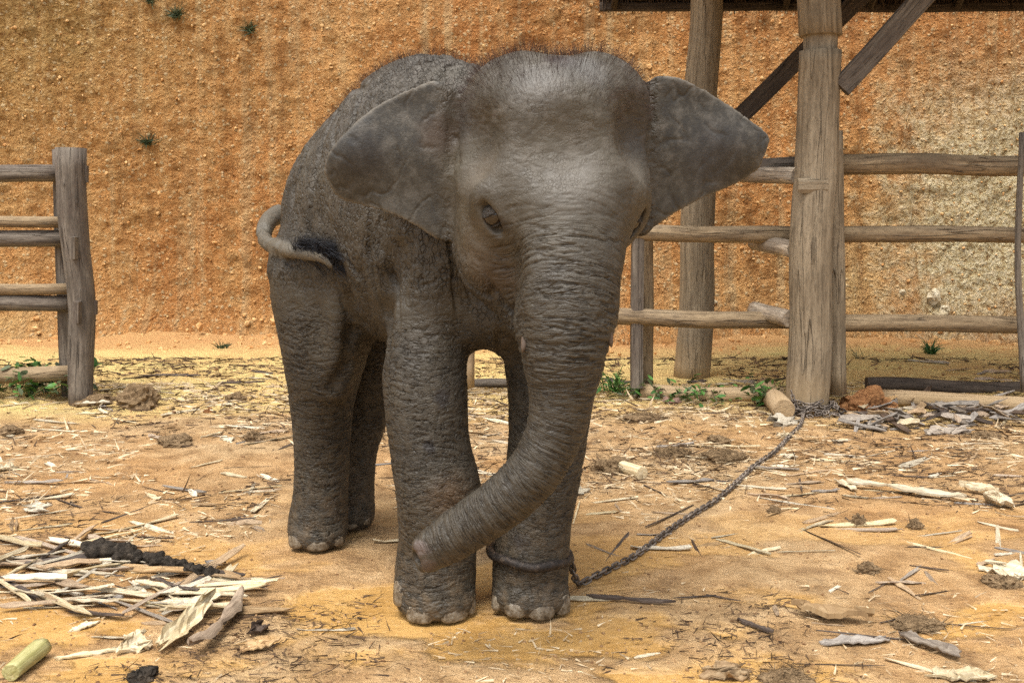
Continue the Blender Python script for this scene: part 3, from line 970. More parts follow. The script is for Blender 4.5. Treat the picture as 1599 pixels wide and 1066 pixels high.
def ground_material():
    n = Nodes('trodden_earth')
    P = n.coord('Object')
    x, y, z = n.sep(P)
    flat = n.comb(x, y, 0.0)
    stretch = n.scale(n.warp(flat, 0.25, 2.0), (0.55, 1.0, 1.0))
    big = n.noise(flat, 0.9, 4.0, 0.6)
    mid = n.noise(n.warp(flat, 0.15, 3.0), 7.0, 5.0, 0.65)
    fin = n.noise(flat, 55.0, 4.0, 0.7)
    grit = n.noise(flat, 190.0, 2.0, 0.6)
    earth = n.ramp(mid, [(0.28, (0.19, 0.112, 0.052)), (0.44, (0.35, 0.226, 0.110)), (0.60, (0.48, 0.328, 0.172)), (0.78, (0.60, 0.445, 0.265))])
    earth = n.mix(n.mapr(big, 0.40, 0.62), earth, n.mix(1.0, earth, (1.0, 0.86, 0.70), 'MULTIPLY'))
    # ochre slurry that stays damp and smooth
    wetn = n.noise(n.warp(stretch, 0.10, 5.0), 2.6, 4.0, 0.55)
    near = n.mapr(y, 4.2, 2.6, 0.0, 1.0, True)
    wet = n.mul(n.mapr(wetn, 0.46, 0.56, 0, 1, True), near)
    earth = n.mix(n.mul(wet, 0.9), earth, n.ramp(mid, [(0.3, (0.36, 0.195, 0.050)), (0.7, (0.50, 0.295, 0.095))]))
    # dark trampled fibre, rotted into the surface
    rot = n.mul(n.mapr(n.noise(n.warp(flat, 0.2, 4.0), 5.0, 6.0, 0.75), 0.55, 0.72), n.math('SUBTRACT', 1.0, n.mul(wet, 0.7)))
    earth = n.mix(n.mul(rot, 0.65), earth, (0.150, 0.086, 0.046))
    # pale yellow subsoil and algae past the fence
    far_n = n.add(y, n.mul(n.math('SUBTRACT', big, 0.5), 2.2))
    farm = n.mapr(far_n, 4.9, 5.8, 0, 1, True)
    yel = n.ramp(n.noise(n.scale(flat, (0.5, 1, 1)), 3.2, 5.0, 0.65), [(0.30, (0.45, 0.270, 0.105)), (0.45, (0.60, 0.425, 0.165)), (0.60, (0.66, 0.510, 0.200)), (0.72, (0.46, 0.43, 0.150))])
    earth = n.mix(n.mul(farm, 0.85), earth, yel)
    toe = n.mapr(n.add(y, n.mul(n.math('SUBTRACT', mid, 0.5), 0.6)), 7.6, 8.1, 0, 1, True)
    earth = n.mix(n.mul(toe, 0.8), earth, n.ramp(fin, [(0.3, (0.33, 0.150, 0.055)), (0.7, (0.50, 0.260, 0.105))]))
    earth = n.mix(n.mapr(fin, 0.56, 0.78, 0, 0.55), earth, (0.60, 0.44, 0.26))
    earth = n.mix(n.mapr(fin, 0.42, 0.26, 0, 0.50), earth, (0.17, 0.095, 0.045))
    n.color(earth)
    n.rough(n.math('SUBTRACT', n.mapr(mid, 0.3, 0.7, 0.92, 0.75), n.mul(wet, 0.50)))
    n.spec(n.mapr(wet, 0, 1, 0.2, 0.45))
    dry = n.math('SUBTRACT', 1.0, n.mul(wet, 0.75))
    h = n.mul(n.add(n.add(n.mul(mid, 0.045), n.mul(fin, 0.026)), n.mul(grit, 0.004)), dry)
    n.bump(h, 1.0, 0.9)
    return n.m
g_me.materials.append(ground_material())

# ------------------------------------------------------------------ cut earth bank behind
CY = 8.55
ux = axis_pts(-5.6, 5.6, 0.030, 6.0, 14)
ux = np.clip(ux, -26, 26); ux = np.unique(ux)
uz = np.concatenate([np.arange(-0.25, 4.0, 0.026), 4.0 + np.cumsum(np.geomspace(0.04, 0.6, 14))])
TOPZ = uz[-1]
back = np.cumsum(np.geomspace(0.3, 6, 8))
CX, CZ = np.meshgrid(ux, np.concatenate([uz, np.full(len(back), TOPZ)]), indexing='ij')
lean = np.concatenate([0.13 * np.clip(uz, 0, 9) - 0.32 * np.exp(-np.clip(uz, 0, 9) / 0.22), 0.13 * TOPZ + back])
CYY = CY + lean[None, :] + 0 * CX
CYY = CYY - 0.055 * np.clip(-CX - 2.6, 0, 20) ** 1.6 - 0.03 * np.clip(CX - 6, 0, 20) ** 1.5
nmask = np.concatenate([np.ones(len(uz)), np.zeros(len(back))])[None, :]
CYY = CYY + nmask * (0.42 * fbm(CX * 0.35, CZ * 0.35, 3) + 0.10 * fbm(CX * 1.7, CZ * 1.1, 3) + 0.11 * fbm(CX * 9.0 + 0.4 * CZ, CZ * 0.5, 2) + 0.045 * fbm(CX * 8, CZ * 8, 3) + 0.035 * fbm(CX * 20, CZ * 20, 2))
nx, ny = CX.shape
ii = np.arange((nx - 1) * (ny - 1)); a_ = (ii // (ny - 1)) * ny + ii % (ny - 1)
c_me = fast_mesh('earth_bank', np.column_stack([CX.ravel(), CYY.ravel(), CZ.ravel()]), np.column_stack([a_, a_ + ny, a_ + ny + 1, a_ + 1]))
bank = tag(link(bpy.data.objects.new('earth_bank', c_me)), kind='structure')
def bank_y(x, z):
    i = int(np.clip(np.searchsorted(ux, x), 0, len(ux) - 1)); j = int(np.clip(np.searchsorted(uz, z), 0, len(uz) - 1))
    return float(CYY[i, j])
def bank_material():
    n = Nodes('cut_earth')
    P = n.coord('Object')
    x, y, z = n.sep(P)
    f = n.comb(x, 0.0, z)
    big = n.noise(n.warp(f, 0.6, 0.8), 0.55, 4.0, 0.6)
    mid = n.noise(f, 5.0, 5.0, 0.65)
    chip = n.voronoi(n.warp(f, 0.04, 12.0), 26.0, 'F1', 1.0, 0)
    chipc = n.voronoi(n.warp(f, 0.04, 12.0), 26.0, 'F1', 1.0, 1)
    cr = n.sep(chipc)[0]
    fin = n.noise(n.warp(f, 0.03, 20.0), 21.0, 5.0, 0.74)
    streak = n.noise(n.scale(n.warp(n.warp(f, 0.05, 3.0), 0.03, 14.0), (9.5, 1, 0.45)), 1.0, 2.0, 0.5)
    c = n.ramp(big, [(0.30, (0.46, 0.185, 0.055)), (0.45, (0.58, 0.260, 0.082)), (0.58, (0.65, 0.335, 0.118)), (0.72, (0.65, 0.420, 0.175))])
    c = n.mix(n.mapr(mid, 0.48, 0.70, 0, 0.7), c, (0.60, 0.370, 0.155))
    c = n.mix(n.mapr(mid, 0.46, 0.28, 0, 0.35), c, (0.27, 0.115, 0.038))
    sm = n.mapr(n.noise(f, 0.8, 3.0, 0.6), 0.38, 0.62, 0.3, 1.0)
    c = n.mix(n.mul(n.mapr(streak, 0.50, 0.68, 0, 0.7), sm), c, (0.64, 0.44, 0.22))
    c = n.mix(n.mul(n.mapr(streak, 0.47, 0.30, 0, 0.60), sm), c, (0.33, 0.150, 0.050))
    # olive-yellow weathered zone to the left and a pale stony vein to the right
    lv = n.mul(n.mapr(n.add(x, n.mul(n.math('SUBTRACT', big, 0.5), 5.0)), -1.8, -4.4), n.mapr(z, 1.0, 2.6))
    c = n.mix(n.mul(lv, 0.65), c, n.ramp(fin, [(0.3, (0.22, 0.135, 0.038)), (0.7, (0.47, 0.315, 0.105))]))
    vx = n.math('ABSOLUTE', n.math('SUBTRACT', n.add(x, n.mul(n.math('SUBTRACT', mid, 0.5), 2.4)), 4.55))
    vz = n.math('ABSOLUTE', n.math('SUBTRACT', n.add(z, n.mul(n.math('SUBTRACT', big, 0.5), 2.2)), 1.05))
    vein = n.mul(n.mapr(vx, 1.6, 0.5, 0, 1, True), n.mapr(vz, 1.6, 0.5, 0, 1, True))
    c = n.mix(n.mul(vein, 0.95), c, n.ramp(fin, [(0.32, (0.30, 0.205, 0.095)), (0.47, (0.66, 0.520, 0.270)), (0.60, (0.84, 0.760, 0.540))]))
    # chips of stone
    stone = n.mul(n.mapr(cr, 0.62, 0.80), n.mapr(chip, 0.45, 0.25))
    c = n.mix(n.mul(stone, 0.75), c, (0.72, 0.54, 0.30))
    c = n.mix(n.mapr(fin, 0.54, 0.66, 0, 0.65), c, (0.74, 0.50, 0.24))
    c = n.mix(n.mapr(fin, 0.46, 0.34, 0, 0.7), c, (0.22, 0.085, 0.026))
    n.color(c); n.rough(0.95); n.spec(0.15)
    h = n.add(n.add(n.mul(mid, 0.05), n.mul(fin, 0.16)), n.mul(n.mapr(chip, 0.0, 0.45, 1, 0), 0.045))
    n.bump(h, 1.0, 1.0)
    return n.m
c_me.materials.append(bank_material())

# stones sticking out of the bank, too many and small to pick apart
def rock_mesh(vs, fs, c, r, seed, sub=1, flat=1.0):
    bm = bmesh.new(); bmesh.ops.create_icosphere(bm, subdivisions=sub, radius=1.0)
    q = random.Random(seed)
    S = Vector((q.uniform(.7, 1.3), q.uniform(.7, 1.1), q.uniform(.6, 1.1) * flat))
    rot = Matrix.Rotation(q.uniform(0, 6.3), 3, 'Z') @ Matrix.Rotation(q.uniform(-.6, .6), 3, 'X')
    off = Vector((q.uniform(0, 50), q.uniform(0, 50), q.uniform(0, 50)))
    b = len(vs)
    for v in bm.verts:
        k = 1 + 0.55 * mnoise.noise(v.co * 1.4 + off)
        vs.append(Vector(c) + rot @ Vector((v.co.x * S.x, v.co.y * S.y, v.co.z * S.z)) * (r * k))
    bm.verts.index_update()
    for f in bm.faces: fs.append(tuple(b + v.index for v in f.verts))
    bm.free()
def stone_material(name, a, b):
    n = Nodes(name); P = n.coord('Object')
    n.color(n.mix(n.mapr(n.noise(P, 9.0, 5, .7), .38, .62), a, b)); n.rough(0.9); n.spec(.2); n.bump(n.noise(P, 60, 4, .65), .02)
    return n.m
vs, fs = [], []
q = random.Random(3)
for i in range(3200):
    x = q.uniform(-5.5, 5.5); z = q.uniform(0.0, 3.7)
    if x > 3.0 and z < 2: pass
    rock_mesh(vs, fs, (x, bank_y(x, z) - 0.004, z), (0.006 + 0.012 * q.random() ** 2.2) * (1.0 if q.random() < .985 else 1.6), i, 1)
for i in range(420):
    x = q.uniform(-5.5, 5.5); z = 0.02 + 0.22 * q.random() ** 2.5
    y = bank_y(x, z) - 0.55 * q.random() ** 2
    rock_mesh(vs, fs, (x, y, max(gz(x, y), 0) if y < CY - .3 else max(z, gz(x, y))), q.uniform(0.010, 0.030) * (1 if q.random() < .9 else 1.7), 3000 + i, 1)
STB = stone_material('bank_stone', (0.50, 0.24, 0.08), (0.70, 0.46, 0.21))
tag(mesh_obj('bank_stones', vs, fs, STB, bank, smooth=False), kind='stuff')
# a few loose lumps of pale rock one can pick out
STP = stone_material('pale_stone', (0.45, 0.36, 0.22), (0.72, 0.63, 0.46))
for i, (sx, sy, r) in enumerate([(1450, 462, .075), (1455, 490, .055), (1403, 455, .03), (1462, 480, .04), (1110, 470, .03)]):
    x = at(sx, sy, CY).x; z = at(sx, sy, CY).z
    vs, fs = [], []
    rock_mesh(vs, fs, (x, bank_y(x, z) - 0.01, z), r, 90 + i, 2)
    mesh_obj('stone', vs, fs, STP, bank, smooth=False)

# ------------------------------------------------------------------ timber
def wood_material(name, dark, mid_, light, crack=0.5, rough=0.85, bark=0.0, mud=None, top=None):
    n = Nodes(name)
    lc = n.attr('lc', 'Vector')
    g = n.noise(n.warp(n.scale(lc, (42, 42, 3.6)), 0.7, 0.7), 1.0, 4.0, 0.6)
    blot = n.noise(n.scale(lc, (5, 5, 2.2)), 1.0, 5.0, 0.65)
    fin = n.noise(n.scale(lc, (90, 90, 26)), 1.0, 3.0, 0.65)
    c = n.ramp(g, [(0.22, dark), (0.46, mid_), (0.80, light)])
    c = n.mix(n.mapr(blot, 0.52, 0.72, 0, 0.6), c, light)
    c = n.mix(n.mapr(blot, 0.46, 0.30, 0, 0.6), c, dark)
    c = n.mix(n.mapr(fin, 0.50, 0.32, 0, 0.55), c, dark)
    ck = n.math('ABSOLUTE', n.math('SUBTRACT', n.noise(n.warp(n.scale(lc, (20, 20, 1.1)), 0.35, 1.0), 1.0, 2.0, 0.5), 0.5))
    ck = n.mul(n.mapr(ck, 0.0, 0.016, 1, 0), n.mapr(blot, 0.42, 0.55))
    c = n.mix(n.mul(ck, crack), c, (dark[0] * .3, dark[1] * .3, dark[2] * .3))
    if bark:
        bk = n.mapr(n.noise(n.scale(lc, (7, 7, 1.5), loc=(3, 1, 7)), 1.0, 5.0, 0.7), 0.50, 0.54)
        c = n.mix(n.mul(bk, bark), c, n.mix(fin, (0.045, 0.032, 0.024), (0.13, 0.10, 0.08)))
    if mud is not None:
        zz = n.sep(n.n('NewGeometry').outputs['Position'])[2]
        c = n.mix(n.mul(n.mapr(n.add(zz, n.mul(blot, 0.3)), 0.42, 0.16, 0, 0.75), 1.0), c, mud)
    n.color(c); n.rough(rough); n.spec(0.25)
    n.bump(n.add(n.add(n.mul(g, 0.006), n.mul(fin, 0.003)), n.mul(ck, -0.012 * crack * 2)), 1.0, 0.8)
    return n.m
W_GREY = wood_material('weathered_grey_wood', (0.052, 0.042, 0.033), (0.130, 0.106, 0.082), (0.25, 0.212, 0.168), 0.6, bark=0.45)
W_POST = wood_material('bare_post_wood', (0.092, 0.069, 0.044), (0.215, 0.166, 0.108), (0.35, 0.280, 0.190), 0.45, mud=(0.34, 0.24, 0.13))
W_PALE = wood_material('peeled_pale_wood', (0.190, 0.130, 0.075), (0.330, 0.240, 0.150), (0.45, 0.345, 0.23), 0.35, mud=(0.36, 0.25, 0.13))
W_DARK = wood_material('dark_damp_wood', (0.022, 0.016, 0.012), (0.060, 0.045, 0.034), (0.115, 0.088, 0.066), 0.6)
W_RAIL = wood_material('rail_wood', (0.092, 0.063, 0.036), (0.225, 0.160, 0.092), (0.38, 0.285, 0.172), 0.6, bark=0.25)
W_BIRCH = wood_material('pale_barked_wood', (0.16, 0.12, 0.08), (0.40, 0.32, 0.23), (0.58, 0.50, 0.39), 0.4, bark=0.45)

def set_lc(me, lc):
    a = me.attributes.new('lc', 'FLOAT_VECTOR', 'POINT'); a.data.foreach_set('vector', np.array(lc, np.float32).ravel())

def log(name, a, b, ra, rb, mat, parent, seed=0, seg=16, rows=None, wob=0.035, bow=0.0, notch=None, square=None, cut=True):
    """a round (or squared) timber from a to b with uneven girth, sawn ends and shallow checks"""
    q = random.Random(seed * 7 + 1)
    a, b = Vector(a), Vector(b); L = (b - a).length; d = (b - a).normalized()
    s = d.cross(UP if abs(d.z) < 0.9 else Vector((1, 0, 0))).normalized(); t = s.cross(d)
    rows = rows or max(6, int(L / 0.12))
    org = Vector(parent.matrix_world.translation) if parent is not None else Vector((0, 0, 0))
    if parent is not None and parent.parent is not None: org = Vector(parent.parent.location)
    elif parent is not None: org = Vector(parent.location)
    so = Vector((q.uniform(0, 40), q.uniform(0, 40), q.uniform(0, 40)))
    vs, lc, fs = [], [], []
    qs = [0.0] + [j / rows for j in range(rows + 1)] + [1.0]
    if notch: qs = sorted(qs + [notch[0], notch[0] + 1e-4, notch[1], notch[1] + 1e-4])
    for j, f in enumerate(qs):
        r0 = ra + (rb - ra) * f
        if j == 0 or j == len(qs) - 1: r0 *= 0.93
        if notch and notch[0] < f <= notch[1]: r0 *= 0.80
        c = a.lerp(b, f) + (s * math.sin(math.pi * f) + t * math.sin(math.pi * f * 1.7 + so.x)) * bow
        c += (s * mnoise.noise(so + Vector((f * L * 1.5, 0, 0))) + t * mnoise.noise(so + Vector((0, f * L * 1.5, 0)))) * ra * 0.35
        for i in range(seg):
            w = 2 * math.pi * i / seg
            u, v = math.cos(w), math.sin(w)
            k = 1 + wob * 2 * mnoise.noise(so + Vector((u * 1.2, v * 1.2, f * L * 2.5))) + wob * mnoise.noise(so + Vector((u * 4, v * 4, f * L * 5)))
            if square:
                m = max(abs(u) / square[0], abs(v) / square[1]); u2, v2 = u / m, v / m
                vs.append(c + (s * u2 + t * v2) * (1 + 0.03 * (k - 1)) - org)
                lc.append((u2 + so.x, v2 + so.y, f * L + so.z))
            else:
                vs.append(c + (s * u + t * v) * r0 * k - org)
                lc.append((u * r0 + so.x, v * r0 + so.y, f * L + so.z))
    n_ = len(qs)
    for j in range(n_ - 1):
        for i in range(seg):
            fs.append((j * seg + i, j * seg + (i + 1) % seg, (j + 1) * seg + (i + 1) % seg, (j + 1) * seg + i))
    vs.append(a - d * 0.002 - org); lc.append((so.x, so.y, so.z)); vs.append(b + d * 0.002 - org); lc.append((so.x, so.y, L + so.z))
    k0 = n_ * seg
    for i in range(seg):
        fs.append((k0, (i + 1) % seg, i)); fs.append((k0 + 1, (n_ - 1) * seg + i, (n_ - 1) * seg + (i + 1) % seg))
    o = mesh_obj(name, vs, fs, mat, parent, smooth=not square)
    set_lc(o.data, lc)
    return o
def wpx(w, d): return w * 0.5 * d / FPX * 1.01

# -- left fence: twin posts and six rails
b0 = gp(130, 628); dF = b0.y
lf = empty('rail_fence', (b0.x, b0.y, gz(b0.x, b0.y)))
tag(lf, 'weathered grey log fence end with twin posts above green weeds', 'fence')
log('post', at(131, 640, dF), at(109, 231, dF), wpx(37, dF), wpx(44, dF), W_GREY, lf, 1, wob=0.05)
dB = dF + 0.19
log('post', at(106, 617, dB), at(95, 234, dB), wpx(26, dB), wpx(26, dB), W_GREY, lf, 2, wob=0.07)
for i, (yl, yr, w, xe, dd, mt) in enumerate([(273, 272, 27, 101, 0.10, W_GREY), (348, 347, 18, 104, 0.085, W_RAIL), (374, 374, 27, 101, 0.11, W_GREY), (452, 452, 18, 109, 0.085, W_RAIL), (472, 476, 26, 109, 0.11, W_GREY), (582, 584, 26, 113, 0.095, W_RAIL)]):
    d = dF + dd
    log('rail', at(-330, yl - 3, d - 0.1), at(xe, yr, d), wpx(w, d), wpx(w * .96, d), mt, lf, 20 + i, wob=0.05, bow=0.006)
for i, (bx, by, w, h) in enumerate([(116, 387, 17, 34), (122, 487, 15, 33), (134, 272, 8, 26), (146, 480, 9, 22)]):
    d = dF - wpx(40, dF) + (0.0 if i < 2 else 0.10)
    log('wedge', at(bx, by + h / 2, d), at(bx, by - h / 2, d), .02, .02, W_GREY, lf, 30 + i, rows=3, seg=12, square=(wpx(w, d), 0.016))

# -- right fence
pm = gp(1259, 643); dM = pm.y
rf = empty('rail_fence', (gp(1000, 600).x, gp(1000, 600).y, 0))
tag(rf, 'brown log fence joined to the shelter post beside the chained calf', 'fence')
dR = dM + 0.16
for i, (x0, x1, y0, y1, w0, w1, mt) in enumerate([(1316, 2050, 257, 262, 32, 30, W_RAIL), (1316, 2050, 367, 371, 25, 25, W_RAIL), (1318, 2050, 504, 506, 27, 26, W_RAIL)]):
    log('rail', at(x0 - 10, y0, dR), at(x1, y1, dR + .1), wpx(w0, dR), wpx(w1, dR), mt, rf, 40 + i, bow=0.005)
dL = dM + 0.42
for i, (x0, x1, y0, y1, w0, w1) in enumerate([(712, 1262, 357, 368, 26, 25), (700, 1258, 496, 499, 26, 26)]):
    log('rail', at(x0, y0, dL), at(x1, y1, dL - .2), wpx(w0, dL), wpx(w1, dL), W_RAIL, rf, 50 + i, bow=0.005)
log('rail', at(996, 268, dL), at(1262, 254, dL - .2), wpx(19, dL), wpx(19, dL), W_GREY, rf, 53)
# stubs of sawn logs pushed in beside the post
for i, (x0, y0, x1, y1, w) in enumerate([(1160, 272, 1243, 276, 26), (1180, 379, 1240, 389, 27), (1177, 482, 1232, 500, 26)]):
    log('rail_stub', at(x0, y0, dL - 0.02), at(x1, y1, dM + 0.02), wpx(w * .95, dL), wpx(w, dM), W_BIRCH, rf, 56 + i, wob=0.06)
# posts of the right fence
pg = gp(996, 602); dG = dL - 0.10
log('post', at(995, 604, dG), at(997, 372, dG), .05, .05, W_GREY, rf, 60, square=(wpx(22, dG), 0.035))
log('post', at(1008, 600, dG + .14), at(1012, 246, dG + .14), wpx(24, dG), wpx(24, dG), W_RAIL, rf, 61)
log('post', at(1306, 615, dM + .13), at(1302, 205, dM + .13), wpx(30, dM), wpx(28, dM), W_POST, rf, 62)
log('post', at(1596, 612, dR - .12), at(1593, 207, dR - .12), wpx(11, dR), wpx(8, dR), W_GREY, rf, 63, wob=0.1, bow=0.012)
log('post', at(733, 604, dL + .09), at(737, 340, dL + .09), wpx(20, dG), wpx(20, dG), W_PALE, rf, 64)

# -- shelter: posts, braces, thatched roof
sh = empty('shelter', (pm.x, pm.y, 0))
tag(sh, 'open timber shelter with round posts, diagonal braces and dark thatch roof', 'shelter')
EAVE = 2.615
def up_to(x0, y0, x1, y1, d, z):
    A, B = at(x0, y0, d), at(x1, y1, d)
    return A, A.lerp(B, (z - A.z) / (B.z - A.z))
A, B = up_to(1258, 655, 1283, 0, dM, EAVE + 0.45)
hN = (B.z - A.z)
def fz(y): return (at(1270, y, dM).z - A.z) / hN
log('post', A, B, wpx(66, dM), wpx(60, dM), W_POST, sh, 70, seg=20, wob=0.03, notch=(fz(80), fz(56)))
log('splice_block', at(1246, 290, dM - wpx(58, dM)), at(1292, 290, dM - wpx(58, dM)), .02, .02, W_POST, sh, 71, rows=4, seg=12, square=(0.012, wpx(22, dM)))
pb = gp(1080, 588); dK = pb.y
A, B = up_to(1080, 596, 1098, 0, dK, EAVE + 0.3)
mid_ = A.lerp(B, 0.42)
log('post', A, B, wpx(55, dK), wpx(46, dK), W_POST, sh, 72, seg=18, wob=0.03)
# other posts that carry the roof outside the view
for i, xx in enumerate((4.6,)):
    log('post', (xx, dM, -0.1), (xx, dM, EAVE + .45), .10, .095, W_POST, sh, 74 + i)
    log('post', (xx, dK, -0.1), (xx, dK, EAVE + .3), .09, .085, W_POST, sh, 76 + i)
# braces
log('brace', at(1118, 217, dK - .02), at(1352, -12, dK - .02), .05, .05, W_DARK, sh, 80, square=(0.022, wpx(27, dK)))
log('brace', at(1313, 138, dM - .03), at(1460, -25, dM - .03), .05, .05, W_GREY, sh, 81, square=(0.022, wpx(33, dM)))
# roof: two thatch slopes on purlins
RX0 = at(936, 10, dK + .62).x; RX1 = 7.0
YB, YF = dK + 0.62, dM - 0.60
YR = (YB + YF) / 2; ZR = EAVE + 0.85
def thatch_material():
    n = Nodes('old_thatch')
    P = n.coord('Object')
    g = n.noise(n.scale(P, (60, 3, 3)), 1.0, 4, .6)
    n.color(n.ramp(g, [(0.3, (0.035, 0.022, 0.015)), (0.55, (0.085, 0.058, 0.040)), (0.75, (0.16, 0.115, 0.080))]))
    n.rough(0.95); n.bump(g, 0.03)
    return n.m
THATCH = thatch_material()
so_ = Vector(sh.location)
roof = empty('roof', (0, 0, 0)); roof.parent = sh
def slab(name, y0, z0, y1, z1, th):
    vs, fs = [], []
    NXs, NYs = 90, 8
    for side in (0, 1):
        for i in range(NXs + 1):
            for j in range(NYs + 1):
                f = j / NYs; x = RX0 + (RX1 - RX0) * i / NXs
                e = (0.03 * mnoise.noise(Vector((x * 6, y0, side)))) if j == 0 else 0
                vs.append(Vector((x + 0.02 * mnoise.noise(Vector((f * 8, side, y0))), y0 + (y1 - y0) * f, z0 + (z1 - z0) * f + e + (th if side else 0) + 0.015 * mnoise.noise(Vector((x * 5, f * 9, side * 5))))) - so_)
    W_ = NYs + 1; K = (NXs + 1) * W_
    for i in range(NXs):
        for j in range(NYs):
            a = i * W_ + j
            fs.append((a, a + 1, a + W_ + 1, a + W_)); fs.append((K + a, K + a + W_, K + a + W_ + 1, K + a + 1))
    for i in range(NXs):
        for j in (0, NYs):
            a = i * W_ + j; fs.append((a, a + W_, K + a + W_, K + a))
    for j in range(NYs):
        for i in (0, NXs):
            a = i * W_ + j; fs.append((a, a + 1, K + a + 1, K + a))
    return mesh_obj(name, vs, fs, THATCH, roof)
slab('thatch_slope', YB, EAVE + .02, YR, ZR, 0.09)
slab('thatch_slope', YF, EAVE + .02, YR - 0.004, ZR + .004, 0.09)
def log_r(*a, **k):
    o = log(*a, **k); o.parent = roof; return o
log_r('beam', (RX0 + .02, dK + .10, EAVE + 0.18), (RX1, dK + .10, EAVE + 0.18), .055, .055, W_DARK, sh, 84)
log_r('beam', (RX0 + .02, dM, EAVE + .42), (RX1, dM, EAVE + .42), .055, .055, W_DARK, sh, 85)
log_r('eave_batten', (RX0, YB - 0.03, EAVE - 0.005), (RX1, YB - 0.03, EAVE - 0.005), .03, .03, W_DARK, sh, 86, square=(0.02, 0.03))
q = random.Random(8)
for i in range(9):
    x = RX0 + 0.1 + i * 0.62
    log_r('rafter', (x, YB - .05, EAVE - .01), (x, YR, ZR - .03), .025, .025, W_DARK, sh, 90 + i, rows=4, seg=8)
    log_r('rafter', (x, YF + .05, EAVE - .01), (x, YR, ZR - .03), .025, .025, W_DARK, sh, 100 + i, rows=4, seg=8)
vs, fs = [], []
for i in range(2600):
    x = q.uniform(RX0, RX1); y = YB + q.uniform(-.05, .02)
    strand(vs, fs, Vector((x, y, EAVE + .05)) - so_, Vector((q.gauss(0, .12), q.gauss(0, .12), -1)).normalized(), q.uniform(.07, .125) + (0.03 if q.random() < .06 else 0), q.uniform(.004, .014), Vector((q.gauss(0, .2), q.gauss(0, .2), 0)), 2)
fr = mesh_obj('thatch_fringe', vs, fs, THATCH, roof, smooth=False); tag(fr, kind='stuff')

# -- loose logs on the ground along the fence
def ground_log(label, x0, y0, x1, y1, w0, w1, mat, seed, grp=None, lift=0.0):
    A, B = gp(x0, y0), gp(x1, y1)
    r0, r1 = wpx(w0, A.y), wpx(w1, B.y)
    e = empty('log', (A.x, A.y, A.z))
    tag(e, label, 'log')
    o = log('log', A + UP * (r0 * .75 + lift), B + UP * (r1 * .75 + lift), r0, r1, mat, e, seed, wob=0.05, bow=0.01)
    # a log is one mesh: drop the holder
    o.parent = None; o.location = e.location
    for k in ('label', 'category'): o[k] = e[k]
    bpy.data.objects.remove(e)
    o.name = 'log'
    return o
ground_log('pale peeled log on the ground behind the leaf litter right of the post', 1375, 632, 1700, 640, 27, 30, W_PALE, 110)
ground_log('dark wet log lying behind the pale log near the thin fence post', 1352, 612, 1700, 612, 24, 24, W_DARK, 111)
ground_log('long pale log on the ground behind the weeds, left of the chained post', 1000, 622, 1222, 628, 26, 26, W_PALE, 112)
ground_log('short sawn log stump end tilted against the foot of the chained post', 1196, 618, 1226, 655, 32, 34, W_PALE, 113, lift=0.01)
ground_log('thin grey log seen under the belly of the calf', 640, 604, 800, 606, 14, 14, W_GREY, 114)
# ------------------------------------------------------------------ litter of split stalks, husks and fibre
def stalk_material(name, lo, mid_, hi, rough=0.7, stripe=1.0):
    n = Nodes(name)
    lc = n.attr('lc', 'Vector')
    oi = n.n('ObjectInfo')
    rr = oi.outputs['Random']
    off = n.n('VectorMath', operation='SCALE'); off.inputs[0].default_value = (37, 11, 53); n.put(off.inputs['Scale'], rr)
    ad = n.n('VectorMath', operation='ADD'); n.put(ad.inputs[0], lc); n.t.links.new(off.outputs[0], ad.inputs[1])
    v = ad.outputs[0]
    g = n.noise(n.scale(v, (90, 90, 5)), 1.0, 3, .6)
    blot = n.noise(n.scale(v, (16, 16, 9)), 1.0, 4, .65)
    c = n.ramp(n.add(n.mul(g, 0.6), n.mul(blot, 0.4)), [(0.32, lo), (0.50, mid_), (0.66, hi)])
    c = n.mix(n.mapr(blot, 0.54, 0.68, 0, 0.65), c, (lo[0] * .55, lo[1] * .5, lo[2] * .42))
    hsv = n.n('HueSaturation'); n.put(hsv.inputs['Value'], n.mapr(rr, 0, 1, 0.62, 1.12)); n.put(hsv.inputs['Saturation'], n.mapr(n.math('FRACT', n.mul(rr, 7.3)), 0, 1, 0.7, 1.15)); n.put(hsv.inputs['Color'], c)
    n.color(hsv.outputs[0]); n.rough(rough); n.spec(0.3)
    n.bump(g, 0.004, 0.8)
    return n.m
S_PALE = stalk_material('pale_stalk', (0.33, 0.245, 0.135), (0.55, 0.45, 0.285), (0.71, 0.63, 0.465))
S_TAN = stalk_material('tan_stalk', (0.20, 0.125, 0.065), (0.36, 0.24, 0.13), (0.50, 0.37, 0.22))
S_GREY = stalk_material('grey_stalk', (0.13, 0.105, 0.085), (0.27, 0.225, 0.18), (0.42, 0.37, 0.30))
S_DARK = stalk_material('rotten_stalk', (0.028, 0.019, 0.014), (0.070, 0.047, 0.033), (0.14, 0.098, 0.068))
S_GREEN = stalk_material('fresh_stalk', (0.26, 0.24, 0.08), (0.46, 0.43, 0.20), (0.62, 0.57, 0.34), 0.5)

